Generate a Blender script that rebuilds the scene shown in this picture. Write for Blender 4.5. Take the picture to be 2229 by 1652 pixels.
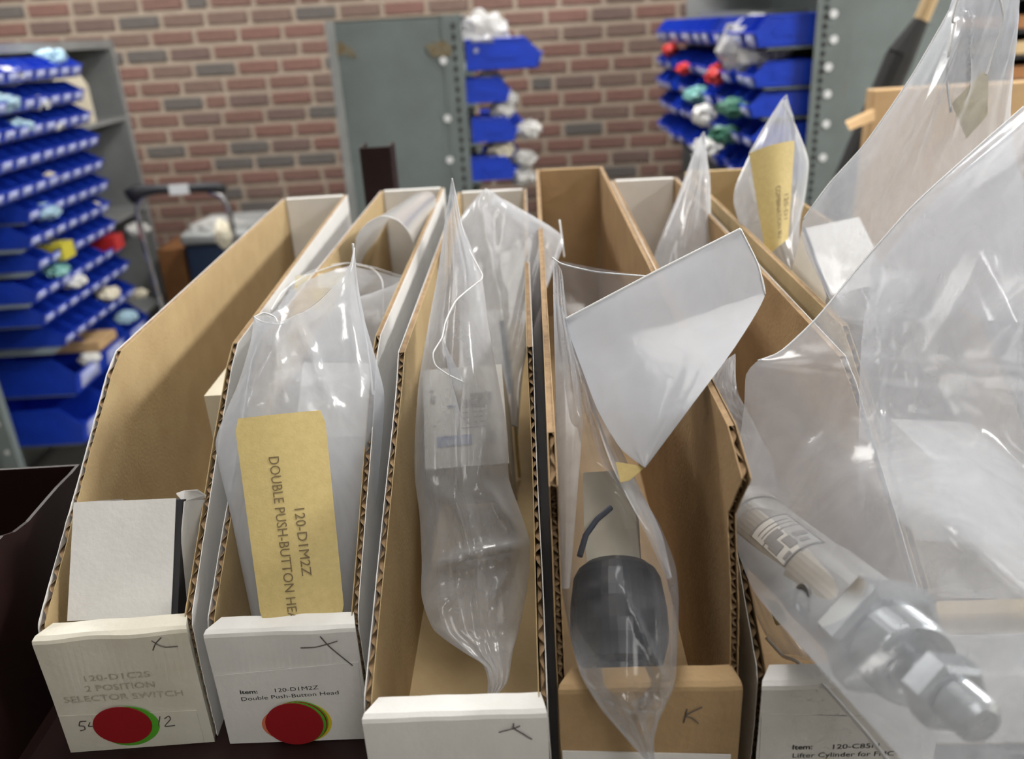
import bpy, bmesh, math, random
from math import sin, cos, pi, radians, sqrt, exp
from mathutils import Vector, Matrix, noise as mn
random.seed(7)
sc = bpy.context.scene
for _o in list(bpy.data.objects): bpy.data.objects.remove(_o)
COL = sc.collection

# ------------------------------------------------------------------ camera
FPX, CX, CY = 1800.0, 1114.5, 826.0
PITCH, ROLL = radians(23.05), radians(3.2)
CAM = Vector((0, 0, 1.45))                       # camera height above the floor
FW = Vector((0, cos(PITCH), -sin(PITCH)))
_r = Vector((1, 0, 0)); _u = _r.cross(FW)
RT = _r * cos(ROLL) - _u * sin(ROLL)
UP = _u * cos(ROLL) + _r * sin(ROLL)
cd = bpy.data.cameras.new('camera'); cam = bpy.data.objects.new('camera', cd); COL.objects.link(cam)
cam.matrix_world = Matrix((( RT.x, UP.x, -FW.x, CAM.x), (RT.y, UP.y, -FW.y, CAM.y), (RT.z, UP.z, -FW.z, CAM.z), (0, 0, 0, 1)))
cd.sensor_width = 36; cd.lens = FPX / 2229 * 36; cd.clip_start = 0.01; cd.clip_end = 60
cd.dof.use_dof = True; cd.dof.focus_distance = 0.43; cd.dof.aperture_fstop = 7.6
sc.camera = cam
# ------------------------------------------------------------------ world, exposure
w = bpy.data.worlds.new('world'); sc.world = w; w.use_nodes = True
w.node_tree.nodes['Background'].inputs[0].default_value = (0.82, 0.91, 1.0, 1)
w.node_tree.nodes['Background'].inputs[1].default_value = 0.18
vs = sc.view_settings
vs.view_transform = 'Standard'; vs.look = 'None'; vs.gamma = 1; vs.use_curve_mapping = False; vs.exposure = 0.30
try:
    sc.cycles.transparent_max_bounces = 24; sc.cycles.max_bounces = 5; sc.cycles.diffuse_bounces = 3; sc.cycles.glossy_bounces = 2; sc.cycles.transmission_bounces = 3
    sc.cycles.use_adaptive_sampling = True; sc.cycles.adaptive_threshold = 0.08; sc.cycles.adaptive_min_samples = 12; sc.cycles.use_light_tree = False; sc.cycles.caustics_reflective = False; sc.cycles.caustics_refractive = False
    sc.cycles.sample_clamp_indirect = 4.0
except Exception: pass
CEIL = 2.95
LAMPS = [(2.75, 0.60, 2.6), (2.6, 2.7, 1.1), (-0.15, 0.75, 0.30), (-1.9, 2.7, 1.15), (0.5, -1.4, 0.40), (0.3, 2.75, 0.95)]
LAMP_POWER = 22.0

# ------------------------------------------------------------------ helpers
def P(px, py, Y):
    """point of the place seen at photo pixel (px,py), at distance Y (metres) along the room"""
    d = FW + RT * ((px - CX) / FPX) - UP * ((py - CY) / FPX)
    return CAM + d * (Y / d.y)
def PX(px, py, X):
    d = FW + RT * ((px - CX) / FPX) - UP * ((py - CY) / FPX)
    return CAM + d * (X / d.x)
def Zr(z): return CAM.z + z

def tag(o, label=None, cat=None, group=None, kind=None):
    if label: o['label'] = label
    if cat: o['category'] = cat
    if group: o['group'] = group
    if kind: o['kind'] = kind
    return o
def thing(name, label, cat, loc=(0, 0, 0), rz=0.0, group=None):
    o = bpy.data.objects.new(name, None); COL.objects.link(o)
    o.location = loc; o.rotation_euler = (0, 0, rz); o.empty_display_size = 0.05
    return tag(o, label, cat, group)
def pmat(o):
    """world matrix of an object from its own transform and parents (no depsgraph needed)"""
    m = Matrix.LocRotScale(o.location, o.rotation_euler, o.scale)
    return (pmat(o.parent) @ m) if o.parent else m
def obj(name, vf, mats, parent=None, world=False, smooth=False, kind=None, midx=None, label=None):
    v, f = vf
    if world and parent is not None:
        inv = pmat(parent).inverted(); v = [inv @ Vector(p) for p in v]
    me = bpy.data.meshes.new(name); me.from_pydata([tuple(p) for p in v], [], f)
    if not isinstance(mats, (list, tuple)): mats = [mats]
    for m in mats: me.materials.append(m)
    if midx:
        for p, i in zip(me.polygons, midx): p.material_index = i
    if smooth:
        for p in me.polygons: p.use_smooth = True
    me.validate(); me.update()
    o = bpy.data.objects.new(name, me); COL.objects.link(o)
    if parent: o.parent = parent
    if kind: o['kind'] = kind
    if label: o['label'] = label
    return o
def inst(name, me, parent, loc=(0, 0, 0), rz=0.0):
    o = bpy.data.objects.new(name, me); COL.objects.link(o); o.parent = parent
    o.location = loc; o.rotation_euler = (0, 0, rz); return o
def join(*parts):
    V, F = [], []
    for v, f in parts:
        n = len(V); V += list(v); F += [tuple(i + n for i in q) for q in f]
    return V, F
def box(x0, x1, y0, y1, z0, z1, bev=0.0, seg=1):
    bm = bmesh.new(); bmesh.ops.create_cube(bm, size=1)
    for v in bm.verts:
        v.co = Vector(((x0 + x1) / 2 + v.co.x * (x1 - x0), (y0 + y1) / 2 + v.co.y * (y1 - y0), (z0 + z1) / 2 + v.co.z * (z1 - z0)))
    if bev > 0: bmesh.ops.bevel(bm, geom=bm.edges[:], offset=bev, segments=seg, profile=0.6, affect='EDGES')
    bm.verts.index_update()
    r = ([v.co.copy() for v in bm.verts], [tuple(v.index for v in f.verts) for f in bm.faces]); bm.free(); return r
def obox(o, a, b, c):
    """box from corner o with edge vectors a, b, c"""
    o, a, b, c = map(Vector, (o, a, b, c))
    V = [o, o + a, o + a + b, o + b, o + c, o + a + c, o + a + b + c, o + b + c]
    return V, [(0, 3, 2, 1), (4, 5, 6, 7), (0, 1, 5, 4), (1, 2, 6, 5), (2, 3, 7, 6), (3, 0, 4, 7)]
def tube(pts, r, n=8, cap=True, closed=False):
    pts = [Vector(p) for p in pts]; V, F = [], []
    N = len(pts); prev = None
    for i, p in enumerate(pts):
        a = pts[max(i - 1, 0)]; b = pts[min(i + 1, N - 1)]
        t = (b - a); t = t.normalized() if t.length > 1e-9 else Vector((0, 0, 1))
        if prev is None:
            u = t.orthogonal().normalized()
        else:
            u = prev - t * prev.dot(t); u = u.normalized() if u.length > 1e-6 else t.orthogonal().normalized()
        prev = u; v = t.cross(u)
        rr = r[i] if isinstance(r, (list, tuple)) else r
        for k in range(n):
            an = 2 * pi * k / n; V.append(p + (u * cos(an) + v * sin(an)) * rr)
    for i in range(N - 1):
        for k in range(n):
            k2 = (k + 1) % n; F.append((i * n + k, i * n + k2, (i + 1) * n + k2, (i + 1) * n + k))
    if cap: F += [tuple(range(n - 1, -1, -1)), tuple((N - 1) * n + k for k in range(n))]
    return V, F
def lathe(prof, o, ax, n=40, hexa=None):
    """prof = [(distance along axis, radius)], around axis ax from o"""
    ax = Vector(ax).normalized(); u = ax.orthogonal().normalized(); v = ax.cross(u); o = Vector(o)
    V, F = [], []
    for (h, r) in prof:
        for k in range(n):
            an = 2 * pi * k / n; V.append(o + ax * h + (u * cos(an) + v * sin(an)) * r)
    for i in range(len(prof) - 1):
        for k in range(n):
            k2 = (k + 1) % n; F.append((i * n + k, i * n + k2, (i + 1) * n + k2, (i + 1) * n + k))
    F += [tuple(range(n - 1, -1, -1)), tuple((len(prof) - 1) * n + k for k in range(n))]
    return V, F
def prism(poly, d):
    """polygon (list of 3-D points) extruded by vector d"""
    n = len(poly); d = Vector(d); V = [Vector(p) for p in poly] + [Vector(p) + d for p in poly]
    F = [tuple(range(n - 1, -1, -1)), tuple(range(n, 2 * n))] + [(i, (i + 1) % n, n + (i + 1) % n, n + i) for i in range(n)]
    return V, F
def lerp(a, b, t): return a + (b - a) * t
def resample(pts, n):
    """smooth (Catmull-Rom) resample of a polyline of tuples by chord length, n points"""
    L = [0.0]
    for a, b in zip(pts, pts[1:]): L.append(L[-1] + sqrt(sum((q - p) ** 2 for p, q in zip(a[:2], b[:2]))) + 1e-9)
    out = []
    for i in range(n):
        d = L[-1] * i / (n - 1); k = 0
        while k < len(pts) - 2 and L[k + 1] < d: k += 1
        t = min(1, max(0, (d - L[k]) / (L[k + 1] - L[k])))
        p1, p2 = pts[k], pts[k + 1]; p0 = pts[k - 1] if k > 0 else p1; p3 = pts[k + 2] if k + 2 < len(pts) else p2
        q = []
        for a, b, c, e in zip(p0, p1, p2, p3):
            m1, m2 = (c - a) * 0.35, (e - b) * 0.35
            q.append((2 * t**3 - 3 * t * t + 1) * b + (t**3 - 2 * t * t + t) * m1 + (-2 * t**3 + 3 * t * t) * c + (t**3 - t * t) * m2)
        out.append(tuple(q))
    return out

# ------------------------------------------------------------------ materials
def nt(name):
    m = bpy.data.materials.new(name); m.use_nodes = True; t = m.node_tree; t.nodes.clear()
    out = t.nodes.new('ShaderNodeOutputMaterial'); return m, t, out
def mat(name, col, rough=0.6, var=0.0, scale=40.0, col2=None, metal=0.0, bump=0.0, bscale=200.0, stretch=None, spec=0.5, trans=0.0):
    m, t, out = nt(name)
    b = t.nodes.new('ShaderNodeBsdfPrincipled'); t.links.new(b.outputs[0], out.inputs[0])
    b.inputs['Roughness'].default_value = rough; b.inputs['Metallic'].default_value = metal
    b.inputs['Specular IOR Level'].default_value = spec
    b.inputs['Base Color'].default_value = (*col, 1)
    if var > 0 or col2 or bump > 0:
        tc = t.nodes.new('ShaderNodeTexCoord'); mp = t.nodes.new('ShaderNodeMapping')
        if stretch: mp.inputs['Scale'].default_value = stretch
        t.links.new(tc.outputs['Object'], mp.inputs[0])
    if var > 0 or col2:
        n = t.nodes.new('ShaderNodeTexNoise'); n.inputs['Scale'].default_value = scale; n.inputs['Detail'].default_value = 6
        n.inputs['Roughness'].default_value = 0.65
        t.links.new(mp.outputs[0], n.inputs['Vector'])
        r = t.nodes.new('ShaderNodeValToRGB')
        c2 = col2 or tuple(c * (1 - var) for c in col)
        r.color_ramp.elements[0].position = 0.32; r.color_ramp.elements[0].color = (*c2, 1)
        r.color_ramp.elements[1].position = 0.62; r.color_ramp.elements[1].color = (*col, 1)
        t.links.new(n.outputs['Fac'], r.inputs[0]); t.links.new(r.outputs[0], b.inputs['Base Color'])
    if bump > 0:
        n2 = t.nodes.new('ShaderNodeTexNoise'); n2.inputs['Scale'].default_value = bscale; n2.inputs['Detail'].default_value = 4
        t.links.new(mp.outputs[0], n2.inputs['Vector'])
        bp = t.nodes.new('ShaderNodeBump'); bp.inputs['Strength'].default_value = bump; bp.inputs['Distance'].default_value = 0.001
        t.links.new(n2.outputs['Fac'], bp.inputs['Height']); t.links.new(bp.outputs[0], b.inputs['Normal'])
    return m
def film(name, base=0.3, edge=0.5, tint=(0.885, 0.925, 1.0), rough=0.14, streak=0.12, sscale=30.0, gloss=0.6, bump=0.12, transl=0.5):
    """hazy polythene: part see-through, part scattering, thin glossy skin; denser where seen edge-on"""
    m, t, out = nt(name); N = t.nodes; Lk = t.links
    tr = N.new('ShaderNodeBsdfTransparent'); tr.inputs[0].default_value = (0.97, 0.975, 0.985, 1)
    df = N.new('ShaderNodeBsdfDiffuse'); df.inputs[0].default_value = (*tint, 1)
    tl = N.new('ShaderNodeBsdfTranslucent'); tl.inputs[0].default_value = (*tint, 1)
    hz = N.new('ShaderNodeMixShader'); hz.inputs[0].default_value = transl; Lk.new(df.outputs[0], hz.inputs[1]); Lk.new(tl.outputs[0], hz.inputs[2])
    lw = N.new('ShaderNodeLayerWeight'); lw.inputs[0].default_value = 0.45
    pw = N.new('ShaderNodeMath'); pw.operation = 'POWER'; Lk.new(lw.outputs['Facing'], pw.inputs[0]); pw.inputs[1].default_value = 2.0
    ma = N.new('ShaderNodeMath'); ma.operation = 'MULTIPLY_ADD'; Lk.new(pw.outputs[0], ma.inputs[0]); ma.inputs[1].default_value = edge; ma.inputs[2].default_value = base
    tc = N.new('ShaderNodeTexCoord'); mp = N.new('ShaderNodeMapping'); mp.inputs['Scale'].default_value = (2.2, 2.2, 0.7); Lk.new(tc.outputs['Object'], mp.inputs[0])
    nz = N.new('ShaderNodeTexNoise'); nz.inputs['Scale'].default_value = sscale; nz.inputs['Detail'].default_value = 5; nz.inputs['Distortion'].default_value = 0.9
    Lk.new(mp.outputs[0], nz.inputs['Vector'])
    ms = N.new('ShaderNodeMath'); ms.operation = 'MULTIPLY_ADD'; Lk.new(nz.outputs['Fac'], ms.inputs[0]); ms.inputs[1].default_value = streak * 2; ms.inputs[2].default_value = -streak
    ad = N.new('ShaderNodeMath'); ad.operation = 'ADD'; ad.use_clamp = True; Lk.new(ma.outputs[0], ad.inputs[0]); Lk.new(ms.outputs[0], ad.inputs[1])
    bd = N.new('ShaderNodeMixShader'); Lk.new(ad.outputs[0], bd.inputs[0]); Lk.new(tr.outputs[0], bd.inputs[1]); Lk.new(hz.outputs[0], bd.inputs[2])
    gl = N.new('ShaderNodeBsdfGlossy'); gl.inputs['Roughness'].default_value = rough
    n2 = N.new('ShaderNodeTexNoise'); n2.inputs['Scale'].default_value = 70; n2.inputs['Detail'].default_value = 3; Lk.new(mp.outputs[0], n2.inputs['Vector'])
    bp = N.new('ShaderNodeBump'); bp.inputs['Strength'].default_value = bump; bp.inputs['Distance'].default_value = 0.0015; Lk.new(n2.outputs['Fac'], bp.inputs['Height'])
    Lk.new(bp.outputs[0], gl.inputs['Normal'])
    fr = N.new('ShaderNodeFresnel'); fr.inputs[0].default_value = 1.5; Lk.new(bp.outputs[0], fr.inputs['Normal'])
    fm = N.new('ShaderNodeMath'); fm.operation = 'MULTIPLY'; fm.use_clamp = True; Lk.new(fr.outputs[0], fm.inputs[0]); fm.inputs[1].default_value = gloss
    ox = N.new('ShaderNodeMixShader'); Lk.new(fm.outputs[0], ox.inputs[0]); Lk.new(bd.outputs[0], ox.inputs[1]); Lk.new(gl.outputs[0], ox.inputs[2])
    Lk.new(ox.outputs[0], out.inputs[0]); return m
def emis(name, col, s):
    m, t, out = nt(name); e = t.nodes.new('ShaderNodeEmission'); e.inputs[0].default_value = (*col, 1); e.inputs[1].default_value = s
    t.links.new(e.outputs[0], out.inputs[0]); return m

M_kraft = mat('kraft_liner', (0.50, 0.375, 0.20), 0.85, col2=(0.44, 0.32, 0.165), scale=26, bump=0.25, bscale=500)
M_kraft_dk = mat('aged_kraft_liner', (0.43, 0.295, 0.155), 0.85, col2=(0.33, 0.215, 0.105), scale=18, bump=0.3, bscale=400)
M_flute = mat('kraft_fluting', (0.36, 0.24, 0.13), 0.9, col2=(0.22, 0.14, 0.075), scale=120, bump=0.4, bscale=600)
M_white = mat('white_card', (0.80, 0.79, 0.775), 0.6, col2=(0.74, 0.73, 0.71), scale=30, bump=0.15, bscale=300)
M_white_old = mat('yellowed_white_card', (0.74, 0.715, 0.63), 0.45, col2=(0.66, 0.625, 0.52), scale=22, bump=0.2, bscale=200)
M_cream = mat('cream_card', (0.74, 0.69, 0.55), 0.6, col2=(0.68, 0.62, 0.48), scale=20)
M_tape = film('clear_tape', 0.06, 0.1, (0.95, 0.93, 0.85), 0.08, 0.03, 20, 0.8, 0.1)
M_manila = mat('manila_label', (0.60, 0.475, 0.20), 0.6, col2=(0.54, 0.42, 0.17), scale=300, bump=0.1, bscale=900)
M_ink = mat('black_ink', (0.02, 0.02, 0.022), 0.5)
M_ink_brown = mat('faint_brown_ink', (0.17, 0.12, 0.05), 0.6)
M_ink_faded = mat('faded_ink', (0.47, 0.44, 0.34), 0.6)
M_pen = mat('pen_ink', (0.10, 0.08, 0.075), 0.5)
M_red = mat('red_sticker', (0.33, 0.012, 0.018), 0.45)
M_green = mat('green_sticker', (0.10, 0.42, 0.03), 0.5)
M_orange = mat('salmon_sticker', (0.75, 0.22, 0.11), 0.5)
M_yellow = mat('yellow_sticker', (0.75, 0.55, 0.03), 0.5)
M_gap = mat('gap_shade', (0.03, 0.03, 0.033), 0.8)  # near-black colour for the shade inside the open carton
M_brown = mat('dark_brown_paint', (0.019, 0.0075, 0.0065), 0.45, col2=(0.013, 0.0055, 0.005), scale=8, spec=0.2)
M_steel = mat('grey_green_steel_paint', (0.165, 0.20, 0.20), 0.5, col2=(0.135, 0.158, 0.158), scale=5)
M_steel_lt = mat('light_grey_steel_paint', (0.30, 0.31, 0.31), 0.5, col2=(0.24, 0.25, 0.25), scale=8)
M_rust = mat('tan_tape_residue', (0.16, 0.11, 0.045), 0.8, col2=(0.19, 0.19, 0.15), scale=60)
M_hole = mat('dark_hole', (0.02, 0.02, 0.02), 0.9)
M_dot = mat('white_dot', (0.72, 0.74, 0.76), 0.35)
M_blue = mat('blue_polypropylene', (0.014, 0.058, 0.56), 0.30, col2=(0.012, 0.048, 0.48), scale=12)
M_highlight = mat('painted_highlight', (0.62, 0.66, 0.90), 0.10, col2=(0.36, 0.42, 0.80), scale=30)  # pale colour imitates the shine on the blue bin fronts
M_mortar = mat('mortar', (0.36, 0.295, 0.235), 0.9, col2=(0.31, 0.25, 0.195), scale=30)
BR = [mat('brick_' + n, c, 0.85, col2=tuple(x * 0.8 for x in c), scale=25, bump=0.3, bscale=90) for n, c in
      (('red', (0.205, 0.107, 0.087)), ('red_brown', (0.190, 0.106, 0.086)), ('brown', (0.178, 0.118, 0.097)), ('plum', (0.155, 0.104, 0.090)), ('grey', (0.122, 0.108, 0.101)))]
M_paint = mat('wall_paint', (0.62, 0.60, 0.55), 0.8)
M_floor = mat('floor_concrete', (0.20, 0.19, 0.175), 0.5, var=0.3, scale=3)
M_ceil = mat('ceiling_tile', (0.78, 0.78, 0.75), 0.9)
M_metal = mat('brushed_steel', (0.42, 0.415, 0.405), 0.38, metal=0.35, col2=(0.38, 0.375, 0.365), scale=60)
M_zinc = mat('zinc_plate', (0.36, 0.38, 0.40), 0.30, metal=0.9)
M_chrome = mat('chrome_tube', (0.62, 0.62, 0.65), 0.16, metal=1.0)
M_black = mat('black_plastic', (0.010, 0.014, 0.022), 0.35)
M_blackgrip = mat('black_rubber_grip', (0.018, 0.019, 0.024), 0.6)
M_navy = mat('navy_tote', (0.020, 0.035, 0.075), 0.45)
M_ochre = mat('ochre_carton', (0.30, 0.13, 0.045), 0.75, var=0.15)
M_carton = mat('tan_carton', (0.56, 0.37, 0.19), 0.8, var=0.12, scale=20)
M_wood = mat('pale_wood', (0.50, 0.36, 0.19), 0.6, var=0.2, scale=30, stretch=(1, 1, 0.15))
M_paper = mat('white_paper_pack', (0.68, 0.68, 0.66), 0.5, var=0.12, scale=40)
M_ltblue = mat('pale_blue_pack', (0.42, 0.62, 0.75), 0.4, var=0.15, scale=40)
M_yel = mat('yellow_plastic', (0.62, 0.55, 0.06), 0.4)
M_redp = mat('red_plastic', (0.55, 0.03, 0.03), 0.4)
M_grnp = mat('green_pack', (0.06, 0.20, 0.14), 0.4, var=0.3, scale=60)
M_teal = mat('teal_pack', (0.18, 0.42, 0.40), 0.4, var=0.3, scale=60)
M_printblue = mat('blue_print', (0.13, 0.19, 0.42), 0.5, col2=(0.42, 0.48, 0.60), scale=90)
M_printgrey = mat('grey_print', (0.33, 0.33, 0.35), 0.5)
M_bagA = film('clear_poly_film', 0.42, 0.45)
M_bagC = film('poly_film_medium', 0.06, 0.62, streak=0.05)
M_bagD = film('poly_film_milky', 0.72, 0.3, streak=0.06)
M_bagE = film('poly_film_large', 0.28, 0.42, streak=0.13, sscale=18, gloss=0.4)
M_bagB = film('poly_film_creased', 0.24, 0.6, streak=0.08)
M_sheet = film('white_foam_film', 1.0, 0.0, (0.97, 0.98, 1.0), streak=0.0, transl=0.4)
M_hem = film('poly_hem', 0.9, 0.1, (0.97, 0.98, 1.0), 0.2, 0.05, 60, 0.6, transl=0.1)
M_crumple = film('crumpled_bag', 0.70, 0.25, (0.88, 0.88, 0.86), streak=0.2)
M_lamp = [emis('lamp_diffuser_%d' % i, (1.0, 0.975, 0.935), LAMP_POWER * s) for i, (_, _, s) in enumerate(LAMPS)]

# ------------------------------------------------------------------ room shell
YW = 4.17
def struct(name, vf, m):
    o = obj(name, vf, m); o['kind'] = 'structure'; return o
XL, XR, YF = -3.6, 3.4, -3.2
struct('floor', box(XL, XR, YF, YW + 0.1, -0.1, 0), M_floor)
struct('ceiling', box(XL, XR, YF, YW + 0.1, CEIL, CEIL + 0.1), M_ceil)
struct('wall_left', box(XL - 0.1, XL, YF, YW + 0.1, 0, CEIL), M_paint)
struct('wall_right', box(XR, XR + 0.1, YF, YW + 0.1, 0, CEIL), M_paint)
struct('wall_front', box(XL, XR, YF - 0.1, YF, 0, CEIL), M_paint)
wall = struct('wall_back', box(XL, XR, YW + 0.006, YW + 0.1, 0, CEIL), M_mortar)
# bricks: one object each in view, children of the wall
BL, BH, CO, PI_ = 0.1825, 0.0510, 0.0722, 0.2035
brick_me = {}
def brick_mesh(L, mi):
    k = (L, mi)
    if k not in brick_me:
        v, f = box(-L / 2, L / 2, 0.0, 0.05, -BH / 2, BH / 2, 0.003)
        me = bpy.data.meshes.new('brick'); me.from_pydata(v, [], f); me.materials.append(BR[mi]); brick_me[k] = me
    return brick_me[k]
rng = random.Random(3); restv = []; nb = 0
for r in range(-14, 9):
    z = Zr(0.035) + r * CO
    hdr = (r % 6 == 2)
    x = -2.62 + (PI_ / 2 if r % 2 else 0) + rng.uniform(-0.01, 0.01) + (0.03 if r % 3 == 0 else 0)
    i = 0
    while x < 1.55:
        L = 0.090 if (hdr and i % 3 == 1) else BL
        mi = rng.choices([0, 1, 2, 3, 4], [0.26, 0.28, 0.18, 0.12, 0.16])[0]
        cxb = x + L / 2; relz = z - CAM.z
        seen = (-0.80 < relz < 0.36) and not (cxb < -1.80 and relz < -0.05) and not (-0.68 < cxb < -0.22 and relz < 0.0) and not (cxb > 1.36)
        if seen and nb < 300:
            inst('brick', brick_mesh(L, mi), wall, (cxb, YW - 0.002 + rng.uniform(-0.0015, 0.0015), z)); nb += 1
        else:
            restv.append(box(cxb - L / 2, cxb + L / 2, YW - 0.002, YW + 0.05, z - BH / 2, z + BH / 2))
        x += L + (PI_ - BL); i += 1
rb = obj('remaining_bricks', join(*restv), BR[1], wall); rb['kind'] = 'stuff'
# ceiling lights
for i, (x, y, s) in enumerate(LAMPS):
    t = thing('ceiling_light', ['recessed ceiling light above the right cabinet side of the shelf', 'recessed ceiling light over the right cabinet', 'recessed ceiling light straight over the cardboard bins',
              'recessed ceiling light over the left blue bin rack', 'recessed ceiling light behind the camera', 'recessed ceiling light over the middle cabinet'][i], 'ceiling light', (x, y, CEIL), 0, 'ceiling lights')
    fr = join(box(-0.32, 0.32, -0.63, -0.60, -0.06, 0), box(-0.32, 0.32, 0.60, 0.63, -0.06, 0), box(-0.32, -0.29, -0.6, 0.6, -0.06, 0), box(0.29, 0.32, -0.6, 0.6, -0.06, 0))
    obj('frame', fr, M_ceil, t); obj('diffuser', ([(-0.29, -0.6, -0.03), (-0.29, 0.6, -0.03), (0.29, 0.6, -0.03), (0.29, -0.6, -0.03)], [(0, 1, 2, 3)]), M_lamp[i], t)

# ------------------------------------------------------------------ brown shelf under the cardboard bins
SH = Zr(-0.335)
sh = thing('brown_shelf', 'dark brown painted steel shelf carrying the row of cardboard bins', 'shelf', (0, 0.65, SH))
obj('shelf_board', box(-0.263, 0.55, -0.43, 0.53, -0.02, 0, 0.003), M_brown, sh)
obj('shelf_wing', box(-0.56, -0.263, -0.43, -0.18, -0.02, 0, 0.003), M_brown, sh)
obj('front_lip', box(-0.56, 0.55, -0.445, -0.43, -0.07, 0.0, 0.003), M_brown, sh)
for sx in (-0.24, 0.53):
    for sy in (-0.40, 0.50):
        obj('leg', box(sx - 0.02, sx + 0.02, sy - 0.02, sy + 0.02, -SH, -0.02, 0.002), M_brown, sh)
p0 = P(781, 322, 1.10); p1 = P(849, 316, 1.10)
po = thing('brown_post', 'short dark brown rectangular steel post rising behind the second cardboard bin', 'post', (p0.x, 1.10, SH))
hh = p0.z - SH
obj('post_face', box(0, p1.x - p0.x, 0, 0.003, 0, hh, 0.001), M_brown, po)
obj('post_side', box(p1.x - p0.x - 0.003, p1.x - p0.x, 0.003, 0.05, 0, hh, 0.001), M_brown, po)
obj('post_side', box(0, 0.003, 0.003, 0.05, 0, hh, 0.001), M_brown, po)

# ------------------------------------------------------------------ text helpers
def text_vf(s, bold=0.0):
    c = bpy.data.curves.new('t', 'FONT'); c.body = s; c.offset = bold; c.resolution_u = 3
    o = bpy.data.objects.new('t', c); COL.objects.link(o)
    dg = bpy.context.evaluated_depsgraph_get(); me = bpy.data.meshes.new_from_object(o.evaluated_get(dg))
    v = [p.co.copy() for p in me.vertices]; f = [tuple(q.vertices) for q in me.polygons]
    bpy.data.objects.remove(o); bpy.data.curves.remove(c); bpy.data.meshes.remove(me)
    x0 = min(p.x for p in v); x1 = max(p.x for p in v)
    return [(p.x - x0, p.y) for p in v], f, x1 - x0
def text_map(s, fn, u0, v0, width, cap, bold=0.0):
    """text laid on a patch: fn(u, v) -> point; width and cap height in patch units"""
    pv, f, wd = text_vf(s, bold)
    return [fn(u0 + x / wd * width, v0 + y / 0.69 * cap) for x, y in pv], f

# ------------------------------------------------------------------ cardboard bins
WALL_T = 0.0036
def side_panel(bin_, x, prof_front, ytop_back, inner_m, outer_m, outer_left, H, rough=0.0009, seed=0):
    """corrugated side: two liners and the wavy medium between, cut along prof_front = [(y, z)...] bottom to top"""
    def yf(z):
        for (ya, za), (yb, zb) in zip(prof_front, prof_front[1:]):
            if za <= z <= zb: return lerp(ya, yb, (z - za) / max(zb - za, 1e-6))
        return prof_front[-1][0]
    zs = []; z = 0.0; top = prof_front[-1][1]
    while z < top: zs.append(z); z += 0.0012
    zs.append(top)
    def liner(x0, sd):
        V, F = [], []
        for k, z in enumerate(zs):
            j = (mn.noise(Vector((z * 330, sd, seed))) + 0.6 * mn.noise(Vector((z * 90, sd + 3, seed)))) * rough
            wob = 0.0008 * mn.noise(Vector((z * 20, sd, seed + 9)))
            y0 = yf(z) + j
            for x_ in (x0, x0 + 0.0004):
                V.append((x_ + wob, y0, z)); V.append((x_, lerp(y0, ytop_back, 0.5), z)); V.append((x_, ytop_back, z))
        n = len(zs)
        for k in range(n - 1):
            a, b = k * 6, (k + 1) * 6
            F += [(a, a + 1, b + 1, b), (a + 1, a + 2, b + 2, b + 1), (a + 3, b + 3, b + 4, a + 4), (a + 4, b + 4, b + 5, a + 5), (a, b, b + 3, a + 3), (a + 2, a + 5, b + 5, b + 2)]
        e = (n - 1) * 6; F += [(e, e + 1, e + 4, e + 3), (e + 1, e + 2, e + 5, e + 4)]
        return V, F
    la = liner(x, 1.0); lb = liner(x + WALL_T - 0.0004, 7.0)
    mi = [0] * len(la[1]) + [1] * len(lb[1])
    ms = [outer_m, inner_m] if outer_left else [inner_m, outer_m]
    o = obj('side_panel', join(la, lb), ms, bin_, midx=mi)
    V, F = [], []; zs2 = []; z = 0.0
    while z < top: zs2.append(z); z += 0.0006
    A = (WALL_T - 0.0010) / 2
    for z in zs2:
        ph = 2 * pi * z / 0.0054 + 1.6 * mn.noise(Vector((z * 90, seed, 2)))
        xx = x + WALL_T / 2 + A * (0.8 + 0.5 * mn.noise(Vector((z * 150, seed, 8)))) * max(-1, min(1, 1.35 * sin(ph)))
        V.append((xx, yf(z) + 0.0006 + 0.0026 * abs(mn.noise(Vector((z * 260, seed, 5)))), z)); V.append((xx, ytop_back, z))
    # closing top strip: medium just under the top edge
    for k in range(len(zs2) - 1): F.append((2 * k, 2 * k + 1, 2 * k + 3, 2 * k + 2))
    n = len(V); V += [(x + 0.0004, prof_front[-1][0], top - 0.0004), (x + WALL_T - 0.0004, prof_front[-1][0], top - 0.0004), (x + WALL_T - 0.0004, ytop_back, top - 0.0004), (x + 0.0004, ytop_back, top - 0.0004)]
    F.append((n, n + 1, n + 2, n + 3))
    obj('fluting', (V, F), M_flute, o)
    return o
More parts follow.
